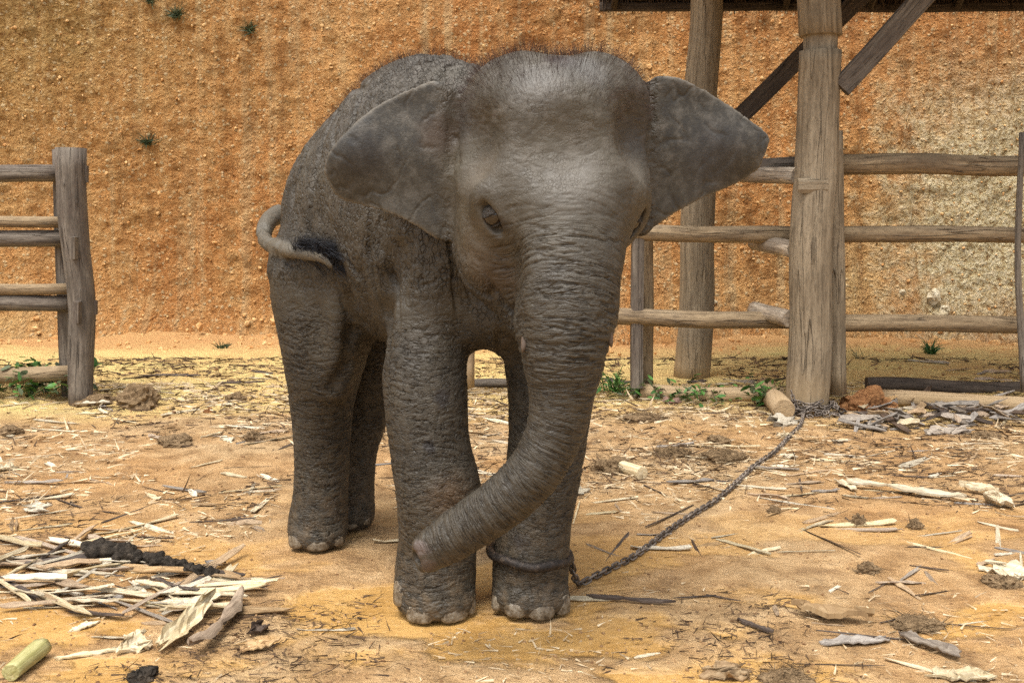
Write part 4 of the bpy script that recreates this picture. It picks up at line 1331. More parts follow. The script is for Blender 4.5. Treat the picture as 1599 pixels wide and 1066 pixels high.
def strip_mesh(name, L, w, mat, seed, curl=0.0, bend=0.0, twist=0.0, th=0.003, nl=7, nw=3, taper=0.6, jag=0.3, bow=0.012):
    """a split husk: a thin, bent and curled strip with torn ends"""
    q = random.Random(seed)
    vs, lc, fs = [], [], []
    e0 = [q.uniform(0, jag) * w * 2 for _ in range(nw + 1)]; e1 = [q.uniform(0, jag) * w * 2 for _ in range(nw + 1)]
    ph = q.uniform(0, 6)
    rw = [q.uniform(.80, 1.15) for _ in range(nl + 1)]
    rn = [[q.gauss(0, .05) for _ in range(nw + 1)] for _ in range(nl + 1)]
    for side in (0, 1):
        for i in range(nl + 1):
            f = i / nl
            ww = w * (1 - taper * abs(2 * f - 1 + q.uniform(-.05, .05) * 0) ** 2.5) * (1 + 0.12 * math.sin(f * 9 + ph)) * rw[i]
            for j in range(nw + 1):
                u = j / nw - 0.5
                x = (f - 0.5) * L + (e0[j] * (1 - f) ** 6 - e1[j] * f ** 6)
                ang = u * curl
                y = (math.sin(ang) / curl if abs(curl) > .05 else u) * ww
                z = ((1 - math.cos(ang)) / curl if abs(curl) > .05 else 0) * ww
                tw = twist * (f - 0.5)
                y, z = y * math.cos(tw) - z * math.sin(tw), y * math.sin(tw) + z * math.cos(tw)
                z += bend * L * ((2 * f - 1) ** 2) + 0.06 * w * math.sin(f * 11 + ph + j) + rn[i][j] * w
                y += bow * L * math.sin(f * 2.6 + ph)
                vs.append((x, y, z - th * side)); lc.append((y, z, x))
    W_ = nw + 1; K = (nl + 1) * W_
    for i in range(nl):
        for j in range(nw):
            a = i * W_ + j
            fs.append((a, a + W_, a + W_ + 1, a + 1)); fs.append((K + a, K + a + 1, K + a + W_ + 1, K + a + W_))
    for i in range(nl):
        for j, s in ((0, 1), (nw, -1)):
            a = i * W_ + j; fs.append((a, K + a, K + a + W_, a + W_)[::s])
    for j in range(nw):
        for i, s in ((0, -1), (nl, 1)):
            a = i * W_ + j; fs.append((a, K + a, K + a + 1, a + 1)[::s])
    me = bpy.data.meshes.new(name)
    me.from_pydata(vs, [], fs); me.materials.append(mat)
    me.polygons.foreach_set('use_smooth', [False] * len(me.polygons))
    me.update(); set_lc(me, lc)
    return me

def lay(o, p, ang, tilt=0.0, roll=0.0, lift=0.0):
    """lay an object on the ground: heading ang in plan, then tilted"""
    z = gz(p.x, p.y)
    e = 0.08
    sx = (gz(p.x + e * math.cos(ang), p.y + e * math.sin(ang)) - gz(p.x - e * math.cos(ang), p.y - e * math.sin(ang))) / (2 * e)
    o.location = (p.x, p.y, z + lift)
    o.rotation_euler = Matrix.Identity(3).to_euler()
    o.rotation_euler = (Matrix.Rotation(ang, 3, 'Z') @ Matrix.Rotation(-math.atan(sx) - tilt, 3, 'Y') @ Matrix.Rotation(roll, 3, 'X')).to_euler()

def piece(name, label, cat, x0, y0, x1, y1, wpx_, mat, seed, curl=0.0, bend=0.0, twist=0.0, tilt=0.0, roll=0.0, lift=0.006, th=0.004, group=None, nl=14, nw=5, taper=0.35, jag=.7):
    """one strip whose two ends lie on the ground at two picture points; its width is given in metres"""
    A, B = gp(x0, y0), gp(x1, y1)
    me = strip_mesh(name, (B - A).length, wpx_, mat, seed, curl, bend, twist, th, nl, nw, taper, jag)
    o = link(bpy.data.objects.new(name, me))
    M = (A + B) / 2
    lay(o, M, math.atan2(B.y - A.y, B.x - A.x), tilt, roll, lift)
    tag(o, label, cat, group)
    return o

# --- hand-placed pieces that one can single out
piece('husk', 'broad pale yellow husk, curled and twisted, beside the square husk scrap', 'husk', 232, 1030, 338, 948, .060, S_PALE, 1, curl=1.6, bend=.05, twist=.9, tilt=.10, roll=.5, lift=.025)
piece('husk', 'squarish pale yellow husk scrap at the end of the white strip', 'husk', 178, 1026, 248, 1000, .070, S_PALE, 2, curl=.5, roll=.45, lift=.018, taper=.1)
piece('stalk_strip', 'slim white strip lying against the squarish husk scrap', 'strip', 82, 1030, 192, 1014, .022, S_PALE, 3, curl=.6)
piece('husk', 'thick tan husk trough bent down toward the brown leaf', 'husk', 302, 1032, 384, 940, .050, S_TAN, 4, curl=3.0, bend=-.06, roll=2.6, lift=.03, th=.008, jag=.15)
piece('leaf', 'brown dry leaf with a thin stem tip beside the tan husk trough', 'leaf', 352, 1026, 440, 1004, .045, S_TAN, 5, curl=.7, bend=.03, taper=.95, lift=.012)
piece('husk', 'dark curled husk shell behind the brown leaf', 'husk', 388, 1000, 422, 975, .050, S_DARK, 6, curl=2.4, roll=.3, lift=.012)
piece('leaf', 'small pale pointed leaf alone on bare earth below the strip pile', 'leaf', 104, 988, 158, 970, .030, S_PALE, 7, curl=.6, taper=.95)
piece('husk', 'white flat husk slab next to a yellowing strip at the pile edge', 'husk', -20, 738, 36, 730, .06, S_PALE, 8, curl=.6, roll=.25, lift=.012, taper=.15)
piece('husk', 'upturned white husk with ragged end above the strip pile', 'husk', 32, 800, 82, 800, .050, S_PALE, 9, curl=1.2, roll=.5, lift=.02, taper=.2)
piece('stalk_strip', 'white bark strip on top by the foot of the twin fence posts', 'strip', 114, 640, 176, 638, .045, S_PALE, 10, curl=.8, lift=.035, taper=.1)
piece('stalk_strip', 'white bark strip underneath by the foot of the twin fence posts', 'strip', 112, 646, 180, 644, .040, S_PALE, 11, curl=.5, taper=.1)
piece('chip', 'bright white flat chip between two brown fibre clumps', 'chip', 340, 684, 371, 690, .045, S_PALE, 12, curl=.2, roll=.25, taper=.1)
piece('stalk', 'long pale split stalk with a forked end lying in the open', 'stalk', 1318, 760, 1512, 786, .040, S_PALE, 13, curl=2.2, roll=3.1, lift=.03, th=.008, taper=.15)
piece('husk', 'pale forked husk end at the tip of the long split stalk', 'husk', 1304, 752, 1340, 772, .035, S_PALE, 14, curl=.8, lift=.015)
piece('stalk', 'stout yellow-white stalk piece beside the round pale stone', 'stalk', 1496, 766, 1566, 776, .045, S_PALE, 15, curl=2.6, roll=3.1, lift=.035, th=.01, taper=.1)
piece('plank', 'flat grey board piece in front of the leaf litter heap', 'plank', 1428, 680, 1522, 676, .085, S_GREY, 16, curl=.2, roll=.2, lift=.012, taper=.25)
piece('bark', 'thick brown slab of bark on wet ochre mud', 'bark', 1222, 955, 1366, 978, .055, S_TAN, 17, curl=1.6, bend=-.02, roll=2.9, lift=.028, th=.014, taper=.2)
piece('husk', 'grey husk strip lying in the wet mud below the bark slab', 'husk', 1272, 1006, 1398, 1002, .040, S_GREY, 18, curl=1.0, lift=.008)
piece('stalk', 'long olive-grey husk sloping away from the grey husk strip', 'stalk', 1384, 990, 1508, 1036, .050, S_GREY, 19, curl=1.5, bend=.015, lift=.014)
piece('stick', 'long dark rotten stick in front of the chained forefoot', 'stick', 912, 934, 1058, 946, .018, S_DARK, 20, curl=2.5, roll=3.1, lift=.012, th=.006)
piece('husk', 'crumpled white husk sheet with dark fibre underneath', 'husk', 1520, 884, 1640, 912, .085, S_PALE, 21, curl=.5, bend=.02, roll=.15, lift=.012, taper=.2)
piece('husk', 'pinkish pale husk half sunk in mud among dark fibres', 'husk', 1088, 1056, 1190, 1050, .075, S_TAN, 22, curl=.6, lift=.01)
piece('husk', 'pale husk sheet at the edge of the dark fibre pile', 'husk', 1440, 1060, 1560, 1058, .06, S_PALE, 23, curl=.6, lift=.01)
piece('chip', 'white cut block leaning by the chain at the post foot', 'chip', 1202, 668, 1242, 660, .10, S_PALE, 24, curl=.1, roll=.4, lift=.03, th=.02, taper=.05)
piece('chip', 'flat white chip in front of the cut block by the chain', 'chip', 1206, 682, 1240, 678, .07, S_PALE, 25, curl=.2, lift=.01, th=.012, taper=.15)
piece('stalk', 'white stalk half hidden behind the chained forefoot', 'stalk', 888, 776, 918, 762, .07, S_PALE, 26, curl=.5, roll=.3, lift=.015, taper=.1)
piece('husk', 'white husk flap lying under the middle of the chain', 'husk', 1210, 712, 1252, 716, .06, S_PALE, 27, curl=.5, taper=.2)
piece('stick', 'thin dark stick pair end lying left of the pile of dark fibre', 'stick', 1150, 970, 1210, 992, .016, S_DARK, 28, curl=2, roll=3, lift=.01, th=.006)
piece('bark', 'reddish bark shard in the litter beside the weeds', 'bark', 1026, 628, 1068, 632, .07, stalk_material('red_bark', (.20, .08, .045), (.34, .16, .09), (.45, .26, .16)), 29, curl=.5, roll=.25, lift=.02, taper=.2)

# --- round things: a green stem chunk, a cut stalk, the dark rotten stalk, dung, stones
def round_piece(name, label, cat, x0, y0, x1, y1, r0, r1, mat, seed, lift=0.0, wob=.05):
    A, B = gp(x0, y0), gp(x1, y1)
    e = empty('holder', (A.x, A.y, A.z))
    o = log(name, A + UP * (r0 * .85 + lift), B + UP * (r1 * .85), r0, r1, mat, e, seed, seg=14, rows=8, wob=wob)
    o.parent = None; o.location = e.location; bpy.data.objects.remove(e)
    tag(o, label, cat); o.name = name
    return o
round_piece('stem_chunk', 'fat yellow-green banana stem chunk lying near the brown husks', 'stem', 14, 1064, 62, 1024, .022, .027, S_GREEN, 130, wob=.12)
round_piece('stem_chunk', 'short white cut stalk with a dark open end among brown fibre', 'stem', 972, 736, 1002, 748, .028, .030, S_PALE, 131)

def lump_material(name, a, b, c):
    n = Nodes(name); P = n.coord('Object')
    v = n.noise(P, 45, 5, .7)
    n.color(n.ramp(v, [(.3, a), (.5, b), (.72, c)])); n.rough(.9); n.spec(.2); n.bump(v, .02)
    return n.m
DUNG = lump_material('fibrous_dung', (.085, .055, .028), (.19, .125, .065), (.34, .235, .13))
ROT = lump_material('black_rot', (.014, .011, .008), (.034, .027, .020), (.085, .066, .048))
SOIL = lump_material('red_soil', (.13, .055, .022), (.25, .115, .045), (.36, .19, .08))

def clump(name, label, cat, x, y, w, h, mat, seed, fibres=60, group=None, flen=.05, depth=None):
    """an uneven heap w wide and h high (metres) with loose fibres on it"""
    p = gp(x, y)
    q = random.Random(seed)
    bm = bmesh.new(); bmesh.ops.create_icosphere(bm, subdivisions=4, radius=1.0)
    off = Vector((q.uniform(0, 90), q.uniform(0, 90), q.uniform(0, 90)))
    vs, fs = [], []
    for v in bm.verts:
        k = 1 + .45 * mnoise.noise(v.co * 1.3 + off) + .28 * mnoise.noise(v.co * 3.6 + off) + .16 * mnoise.noise(v.co * 9 + off)
        vs.append(Vector((v.co.x * k * w * .5, v.co.y * k * (depth or w * .8) * .5, max(v.co.z, -.3) * k * h)))
    bm.verts.index_update()
    for f in bm.faces: fs.append(tuple(v.index for v in f.verts))
    nv = len(vs); bm.free()
    for i in range(fibres):
        r = vs[q.randrange(nv)].copy()
        if r.z < 0: r.z = 0.004
        d = Vector((q.gauss(0, 1), q.gauss(0, 1), q.gauss(.1, .35))).normalized()
        strand(vs, fs, r, d, q.uniform(.4, 1.2) * flen, q.uniform(.0015, .004), Vector((q.gauss(0, .5), q.gauss(0, .5), -.5)), 3)
    o = mesh_obj(name, vs, fs, mat, None, smooth=False)
    o.location = (p.x, p.y, gz(p.x, p.y))
    tag(o, label, cat, group)
    return o
# dark rotten stalk: lumps strung together
A, B = gp(140, 872), gp(330, 904)
vs, fs = [], []
q = random.Random(6)
for i in range(13):
    f = i / 12
    c = A.lerp(B, f) + UP * (.046 - .022 * f) - A
    rock_mesh(vs, fs, c + Vector((q.gauss(0, .003), q.gauss(0, .004), q.gauss(0, .002))), (.034 - .011 * f) * q.uniform(.85, 1.15), 300 + i, 3)
for i in range(260):
    r = A.lerp(B, q.random()) - A + UP * .035
    strand(vs, fs, r, Vector((q.gauss(.8, .5), q.gauss(0, .6), q.gauss(.2, .5))).normalized(), q.uniform(.02, .06), .002, Vector((0, 0, -.8)), 3)
o = mesh_obj('rotten_stalk', vs, fs, ROT, None); o.location = A
tag(o, 'lumpy black rotten stalk lying across the pile of pale strips', 'stalk')
clump('soil_mound', 'red earth mound between the chained post and the pale log', 'mound', 1352, 642, .30, .125, SOIL, 1, 40)
clump('soil_mound', 'heap of brown soil and fibre at the foot of the twin fence posts', 'mound', 213, 634, .26, .11, DUNG, 2, 160)
clump('soil_mound', 'low dark soil hump right against the twin fence posts', 'mound', 150, 628, .24, .05, DUNG, 3, 120)
clump('dung', 'flat brown fibre clump left of the bright white chip', 'dung', 275, 692, .17, .035, DUNG, 4, 160)
clump('dung', 'round brown fibre ball right of the bright white chip', 'dung', 396, 686, .10, .045, DUNG, 5, 160)
clump('dung', 'dark dung lump on bare earth before the weeds at the log fence', 'dung', 14, 676, .14, .035, DUNG, 6, 60)
clump('dung', 'dark tangle below the squarish husk scrap', 'dung', 222, 1058, .075, .025, ROT, 7, 60, flen=.03)
clump('dung', 'dark moss-like lump beside the crumpled white husk sheet', 'dung', 1565, 912, .10, .03, DUNG, 8, 120)
clump('dung', 'dark fibre lump beside a white splinter on open mud', 'dung', 1355, 892, .070, .028, DUNG, 9, 80, flen=.03)
clump('dung', 'brown dung ball below the long forked stalk', 'dung', 1340, 818, .055, .035, DUNG, 10, 60)
clump('dung', 'small dark dung ball near the stone end of the long stalk', 'dung', 1430, 824, .055, .03, DUNG, 11, 60)
clump('dung', 'fluffy brown fibre heap touching the white cut stalk', 'dung', 955, 734, .16, .06, DUNG, 12, 260, flen=.08)
clump('dung', 'wide brown fibre heap along the upper chain', 'dung', 1130, 716, .20, .035, DUNG, 13, 700, flen=.08)
clump('dung', 'brown fibre heap just left of the fluffy heap and cut stalk', 'dung', 1050, 712, .16, .035, DUNG, 14, 700, flen=.08)
clump('dung', 'dark broken dung pieces behind the wide fibre heap', 'dung', 1120, 690, .12, .03, DUNG, 15, 60)
clump('dung', 'low brown fibre mat in front of the reddish bark shard', 'dung', 1010, 655, .24, .03, DUNG, 16, 600, flen=.09)
clump('dung', 'small dung ball lying right of the chain middle', 'dung', 1208, 800, .045, .025, DUNG, 17, 30)
clump('dung', 'brown lump on yellow ground between the fence end and calf', 'dung', 368, 624, .11, .04, DUNG, 18, 50)
clump('dung', 'tiny reddish clod on bare earth behind the calf', 'dung', 325, 644, .05, .03, SOIL, 19, 10)
clump('dung', 'dark fibre patch before the heap of grey leaf litter', 'dung', 1540, 682, .14, .025, DUNG, 20, 120)
clump('dung', 'wet dark fibre tangle in the middle of the lower fibre pile', 'dung', 1230, 1062, .12, .016, DUNG, 21, 220, flen=.06)
clump('dung', 'brown fibre tangle above the long olive-grey husk', 'dung', 1430, 975, .13, .018, DUNG, 22, 260, flen=.07)
vs, fs = [], []
rock_mesh(vs, fs, (0, 0, 0.03), .052, 77, 3, .7)
o = mesh_obj('stone', vs, fs, STP, None, smooth=False); p = gp(1556, 790); o.location = p
tag(o, 'rough rounded pale stone in front of the stout stalk piece', 'stone')

# --- strips scattered over the yard: each one its own object, sharing a few meshes
KINDS = {
    'pale': (S_PALE, 'stalk_strip', 'pale cream split stalk strip lying loose on the orange earth', 'pale strips scattered on the earth'),
    'tan': (S_TAN, 'stalk_strip', 'tan dry stalk strip lying loose on the orange earth', 'tan strips scattered on the earth'),
    'grey': (S_GREY, 'stalk_strip', 'grey weathered stalk strip lying loose on the orange earth', 'grey strips scattered on the earth'),
    'dark': (S_DARK, 'twig', 'dark rotten twig lying loose on the orange earth', 'dark twigs scattered on the earth'),
}
MESHES = {k: [strip_mesh('strip', 1.0, .10 if k != 'dark' else .05, v[0], 400 + 10 * i + len(k), curl=q.choice((.4, .9, 1.6, 2.4)), bend=q.uniform(-.008, .02), twist=q.uniform(-.5, .5), th=.012, nl=5, nw=2, taper=q.uniform(.1, .6), jag=q.uniform(.3, 1.2)) for i in range(6)] for k, v in KINDS.items()}
SCAT = []
def scatter_strip(kind, x, y, L, w, ang, tilt=0.0, roll=0.0, lift=.004, label=None, group=None):
    cat_ = 'leaf strip' if label and 'leaf' in label else None
    mat, name, lab, grp = KINDS[kind]
    if cat_ and kind != 'dark': name = 'dead_leaf'
    o = bpy.data.objects.new(name, MESHES[kind][sr.randrange(6)])
    col.objects.link(o)
    p = gp(x, y) if not isinstance(x, Vector) else x
    lay(o, p, ang, tilt, roll, lift)
    o.scale = (L, w / (.10 if kind != 'dark' else .05), min(.6, w / .09))
    tag(o, label or lab, 'strip' if kind != 'dark' else 'twig', group or grp)
    SCAT.append((o, kind, L, w, Vector((p.x, p.y, 0)), cat_))
    return o
sr = random.Random(21)
def in_calf(x, y):
    return (430 < x < 610 and 760 < y < 870) or (600 < x < 900 and 880 < y < 985)
# the pile by the rotten stalk
for i in range(84):
    x = sr.uniform(-20, 370); y = 838 + 120 * sr.random() ** .9
    if x > 250: y = sr.uniform(890, 960)
    scatter_strip(sr.choices(('pale', 'tan', 'grey', 'dark'), (.66, .20, .04, .10))[0], x, y, sr.uniform(.14, .38), sr.uniform(.012, .038), sr.gauss(0, .42) + (0 if sr.random() < .8 else 1.2), sr.uniform(-.08, .12), sr.uniform(-.4, .4), sr.uniform(.003, .026))
# leaf litter heap along the pale log
HK = {'grey': 'grey dead leaf strip in the litter heap along the pale log', 'tan': 'tan dead leaf strip in the litter heap along the pale log', 'pale': 'pale dead leaf strip in the litter heap along the pale log', 'dark': 'dark dead twig in the litter heap along the pale log'}
for i in range(80):
    x = sr.uniform(1335, 1610); y = sr.uniform(638, 672) - 6 * (x > 1420)
    k = sr.choices(('grey', 'tan', 'pale', 'dark'), (.46, .26, .10, .18))[0]
    scatter_strip(k, x, y, sr.uniform(.14, .34), sr.uniform(.02, .055), sr.gauss(.2, .9), sr.uniform(-.3, .35), sr.uniform(-.7, .7), sr.uniform(.01, .055), HK[k], k + ' leaves in the litter heap')
# all over the yard
n_made = 0
while n_made < 330:
    x = sr.uniform(-10, 1610); y = 612 + 454 * sr.random() ** 1.35
    if in_calf(x, y): continue
    right, left = x > 900, x < 440
    if 430 < x < 900 and y > 690 and sr.random() < .55: continue
    if left and 690 < y < 720 and sr.random() < .5: continue
    if left and y > 960 and sr.random() < .6: continue
    if y > 870 and sr.random() < .45: continue
    if 900 < x < 1250 and y > 880 and sr.random() < .6: continue
    p = gp(x, y)
    k = sr.choices(('pale', 'tan', 'grey', 'dark'), (.48, .20, .10, .22))[0]
    if y > 880: k = sr.choices(('pale', 'tan', 'grey', 'dark'), (.22, .22, .12, .44))[0]
    L = sr.uniform(.08, .34) * (0.7 if p.y < 3 else 1.0)
    w = sr.uniform(.007, .034) * (0.6 if p.y < 2.7 else 1)
    if k == 'dark': w *= .45; L *= 1.15
    scatter_strip(k, x, y, L, w, sr.gauss(-.05, .45) + (math.pi / 2 if sr.random() < .12 else 0), sr.uniform(-.05, .07), sr.uniform(-.35, .35), sr.uniform(-.002, .006))
    n_made += 1
# litter behind the fence
for i in range(26):
    x, y = sr.choice(((sr.uniform(1380, 1600), sr.uniform(560, 598)), (sr.uniform(930, 1230), sr.uniform(590, 612)), (sr.uniform(170, 440), sr.uniform(555, 610))))
    k = sr.choices(('pale', 'tan', 'grey', 'dark'), (.2, .3, .2, .3))[0]
    lab = {'pale': 'pale', 'tan': 'tan', 'grey': 'grey', 'dark': 'dark'}[k] + ' stalk scrap on the yellow ground beyond the fence line'
    scatter_strip(k, x, y, sr.uniform(.15, .40), sr.uniform(.02, .05), sr.gauss(0, .5), 0, sr.uniform(-.4, .4), .006, lab, k + ' scraps beyond the fence line')
# crumbs and fibres nobody could count
def litter(name, mat, count, seed, lmin, lmax, w0, w1, band):
    q = random.Random(seed); vs, fs = [], []
    for i in range(count):
        x = q.uniform(-40, 1640); y = band(q)
        if in_calf(x, y): continue
        p = gp_fast(x, y)
        if name == 'pale_fibres' and y > 850 and q.random() < .6: continue
        dens = float(fbm(p.x * 1.6 + 9 + seed, p.y * 1.6, 3))
        bare = .10 if (430 < x < 1130 and y > 780) else ((.02 if x > 1130 else .05) if y > 860 else (-.05 if y < 790 else 0.0))
        if dens < q.gauss(0.02 + bare, .055): continue
        k = max(.55, p.y / 3.6)
        strand(vs, fs, p + UP * q.uniform(.001, .008), Vector((q.gauss(0, 1), q.gauss(0, .55), q.gauss(.03, .10))).normalized(), q.uniform(lmin, lmax) * k, q.uniform(w0, w1) * k, Vector((q.gauss(0, .3), q.gauss(0, .3), -.03)), 2)
    o = mesh_obj(name, vs, fs, mat, None, smooth=False)
    tag(o, kind='stuff')
    return o
def gp_fast(x, y):
    v = on_ground(x, y); v = on_ground(x, y, gz(v.x, v.y)); return v
def plain(name, a, b, sc=9):
    n = Nodes(name); P = n.coord('Object'); n.color(n.ramp(n.noise(P, sc, 3, .7), [(.35, a), (.65, b)])); n.rough(.85); n.spec(.2); return n.m
LP = plain('pale_fibre', (.30, .20, .10), (.66, .54, .36), 14); LD = plain('dark_fibre', (.030, .019, .012), (.13, .078, .042), 14)
tag(litter('pale_fibres', LP, 20000, 1, .015, .08, .002, .010, lambda q: 600 + 466 * q.random() ** 1.6), 'fine pale plant fibres trodden into the earth', 'litter')
tag(litter('dark_fibres', LD, 24000, 2, .012, .09, .0015, .008, lambda q: 560 + 506 * q.random() ** 1.4), 'fine dark plant fibres trodden into the earth', 'litter')
# crumbs of earth
q = random.Random(31); vs, fs = [], []
for i in range(2600):
    x = q.uniform(-30, 1630); y = 560 + 506 * q.random() ** 1.2
    if in_calf(x, y): continue
    p = gp_fast(x, y)
    rock_mesh(vs, fs, p, q.uniform(.002, .0065) * max(1, p.y / 3), i, 1)
tag(mesh_obj('earth_crumbs', vs, fs, plain('crumb', (.13, .065, .028), (.40, .25, .12), 20), None, smooth=False), 'small crumbs of earth strewn over the yard', 'earth crumbs', kind='stuff')

# ------------------------------------------------------------------ anklet and chain
m = Nodes('worn_dark_metal'); P_ = m.coord(); v_ = m.noise(P_, 60, 5, .7)
m.color(m.ramp(v_, [(.35, (.018, .015, .013)), (.55, (.040, .032, .027)), (.74, (.15, .11, .075))])); m.rough(.5); m.b.inputs['Metallic'].default_value = .35; m.bump(v_, .004); IRON = m.m
m = Nodes('chain_steel'); P_ = m.coord('Object'); rr_ = m.n('ObjectInfo').outputs['Random']
m.color(m.mix(rr_, (.055, .042, .033), (.24, .20, .165))); m.rough(.5); m.b.inputs['Metallic'].default_value = .4; STEEL = m.m
c0 = FEET['fr']
azc = Vector((at(827, 884, 2.70).x, 2.70, at(827, 884, 2.60).z))
vs, fs = [], []
NR, NT = 40, 10
for i in range(NR):
    w = 2 * math.pi * i / NR
    R_ = 0.115 + .004 * math.sin(3 * w)
    c = azc + Vector((math.cos(w) * R_, math.sin(w) * R_, .012 * math.cos(w + 2.6) + .003 * math.sin(5 * w)))
    o_ = Vector((math.cos(w), math.sin(w), 0))
    for j in range(NT):
        t = 2 * math.pi * j / NT
        vs.append(c + (o_ * math.cos(t) + UP * math.sin(t)) * .014 - azc)
for i in range(NR):
    for j in range(NT):
        a, b = i * NT, ((i + 1) % NR) * NT
        fs.append((a + j, b + j, b + (j + 1) % NT, a + (j + 1) % NT))
ank = mesh_obj('anklet', vs, fs, IRON); ank.location = azc
tag(ank, 'dark worn ring round the ankle of the chained forefoot', 'anklet')

def link_mesh():
    vs, fs = [], []
    n1, n2 = 16, 6
    L_, W_, r = .0155, .0085, .0042
    for i in range(n1):
        w = 2 * math.pi * i / n1
        c = Vector((math.cos(w) * W_ + (L_ - W_ + .004) * (1 if math.cos(w) > 0 else -1), math.sin(w) * (W_ + .002), 0))
        o_ = Vector((math.cos(w), math.sin(w), 0))
        for j in range(n2):
            t = 2 * math.pi * j / n2
            vs.append(c + o_ * math.cos(t) * r + UP * math.sin(t) * r)
    for i in range(n1):
        for j in range(n2):
            a, b = i * n2, ((i + 1) % n1) * n2
            fs.append((a + j, b + j, b + (j + 1) % n2, a + (j + 1) % n2))
    me = bpy.data.meshes.new('link'); me.from_pydata(vs, [], fs); me.materials.append(STEEL)
    me.polygons.foreach_set('use_smooth', [True] * len(me.polygons)); me.update()
    return me
LINK = link_mesh()
start = azc + Vector((.118, .03, -.01))
path = [start, gp(902, 918, .02)] + [gp(a, b, .012) for a, b in ((930, 904), (960, 889), (990, 873), (1020, 851), (1050, 828), (1085, 805), (1120, 783), (1147, 760), (1170, 738), (1190, 722), (1210, 708), (1232, 685), (1250, 666))]
base = gp(1259, 643)
rp = wpx(68, dM) + .014
wrap = []
for i in range(46):
    w = -math.pi * .62 + i / 45 * math.pi * 4.2
    wrap.append(Vector((base.x + math.cos(w) * rp, dM + math.sin(w) * rp, gz(base.x, dM - rp) + .035 + .022 * (i / 45) * 2 + .008 * math.sin(i * 1.7))))
tail_ = [at(1248, 640, dM - rp), at(1232, 600, dM - rp * .8)]
CP = catmull(np.array([list(p) for p in path + wrap + tail_]), 8)
seglen = np.concatenate([[0], np.cumsum(np.linalg.norm(np.diff(CP, axis=0), axis=1))])
chn = empty('chain', start)
tag(chn, 'steel link chain from the calf ankle ring to the round post', 'chain')
PITCH_L = .0265
nl_ = int(seglen[-1] / PITCH_L)
cr_ = random.Random(4)
def add_link(p, d, flip):
    o = bpy.data.objects.new('link', LINK); col.objects.link(o); o.parent = chn
    d = d.normalized()
    s = d.cross(UP).normalized(); u = s.cross(d)
    rot = Matrix((d, s, u)).transposed() @ Matrix.Rotation((math.pi / 2 if flip else 0) + .75 + cr_.gauss(0, .15), 3, 'X')
    o.location = p - Vector(chn.location); o.rotation_euler = rot.to_euler()
    o.scale = (.98, .85, .85)
for i in range(nl_):
    s_ = i * PITCH_L
    p = Vector([np.interp(s_, seglen, CP[:, k]) for k in range(3)]); p2 = Vector([np.interp(s_ + .012, seglen, CP[:, k]) for k in range(3)])
    add_link(p, p2 - p, i % 2)
for i in range(46):          # slack heaped at the foot of the post
    w = cr_.uniform(-2.9, -.2); r_ = rp + cr_.uniform(.0, .07)
    p = Vector((base.x + math.cos(w) * r_ + .01, dM + math.sin(w) * r_, 0)); p.z = gz(p.x, p.y) + cr_.uniform(.008, .06) * (1 - (r_ - rp) / .1)
    add_link(p, Vector((cr_.gauss(0, 1), cr_.gauss(0, 1), cr_.gauss(0, .4))), i % 2)

# ------------------------------------------------------------------ weeds
def leaf_material(name, a, b):
    n = Nodes(name); P = n.coord('Object'); rr = n.n('ObjectInfo').outputs['Random']
    n.color(n.mix(n.mapr(n.add(n.mul(rr, .7), n.mul(n.noise(P, 20, 3), .4)), .2, .8), a, b)); n.rough(.5); n.spec(.35)
    n.b.inputs['Transmission Weight'].default_value = 0.0
    return n.m
LEAF = leaf_material('weed_leaf', (.030, .085, .018), (.085, .20, .040))
LEAF2 = leaf_material('dull_leaf', (.035, .050, .020), (.085, .105, .045))
def leaf_mesh(mat, wd=.5):
    vs, fs = [], []
    n_ = 6
    for i in range(n_ + 1):
        f = i / n_; w = math.sin(math.pi * min(f * .92 + .04, 1)) ** .8 * wd * .5
        for j in (-1, 0, 1):
            vs.append((f, j * w, -.16 * f * f + .10 * abs(j) * w))
    for i in range(n_):
        for j in range(2):
            a = i * 3 + j; fs.append((a, a + 3, a + 4, a + 1))
    me = bpy.data.meshes.new('leaf'); me.from_pydata(vs, [], fs); me.materials.append(mat); me.polygons.foreach_set('use_smooth', [True] * len(me.polygons)); me.update()
    return me
LMS = [leaf_mesh(LEAF, .55), leaf_mesh(LEAF, .38), leaf_mesh(LEAF2, .5)]
LMB = [leaf_mesh(LEAF, .12), leaf_mesh(LEAF2, .09)]
STEM = plain('weed_stem', (.06, .10, .03), (.14, .15, .05), 20)
def weed(label, x, y, spread, height, stems, leaves, size, meshes, seed):
    q = random.Random(seed)
    p = gp(x, y)
    e = empty('weed', p); tag(e, label, 'weed')
    vs, fs = [], []
    tips = []
    for i in range(stems):
        b = Vector((q.gauss(0, spread * .35), q.gauss(0, spread * .25), 0)); t = b + Vector((q.gauss(0, spread * .3), q.gauss(0, spread * .25), height * q.uniform(.5, 1)))
        strand(vs, fs, b, (t - b).normalized(), (t - b).length, .004, Vector((0, 0, .2)), 3)
        tips.append((b, t))
    mesh_obj('stem', vs, fs, STEM, e, smooth=False)
    for i in range(leaves):
        b, t = tips[i % len(tips)]
        o = bpy.data.objects.new('leaf', q.choice(meshes)); col.objects.link(o); o.parent = e
        o.location = b.lerp(t, q.uniform(.15, 1))
        k = size * q.uniform(.6, 1.25); o.scale = (k, k, k)
        o.rotation_euler = (q.gauss(0, .4), q.gauss(-.15, .45), q.uniform(0, 6.28))
weed('green leafy weeds growing under the lowest rail of the fence end', 40, 618, .50, .24, 60, 300, .060, LMS, 1)
weed('small leafy weed with upright bright leaf by the twin posts', 62, 612, .16, .26, 7, 24, .07, LMS, 2)
weed('bright broad-leaved weed at the foot of the chained post', 1186, 634, .12, .20, 12, 70, .060, LMS, 3)
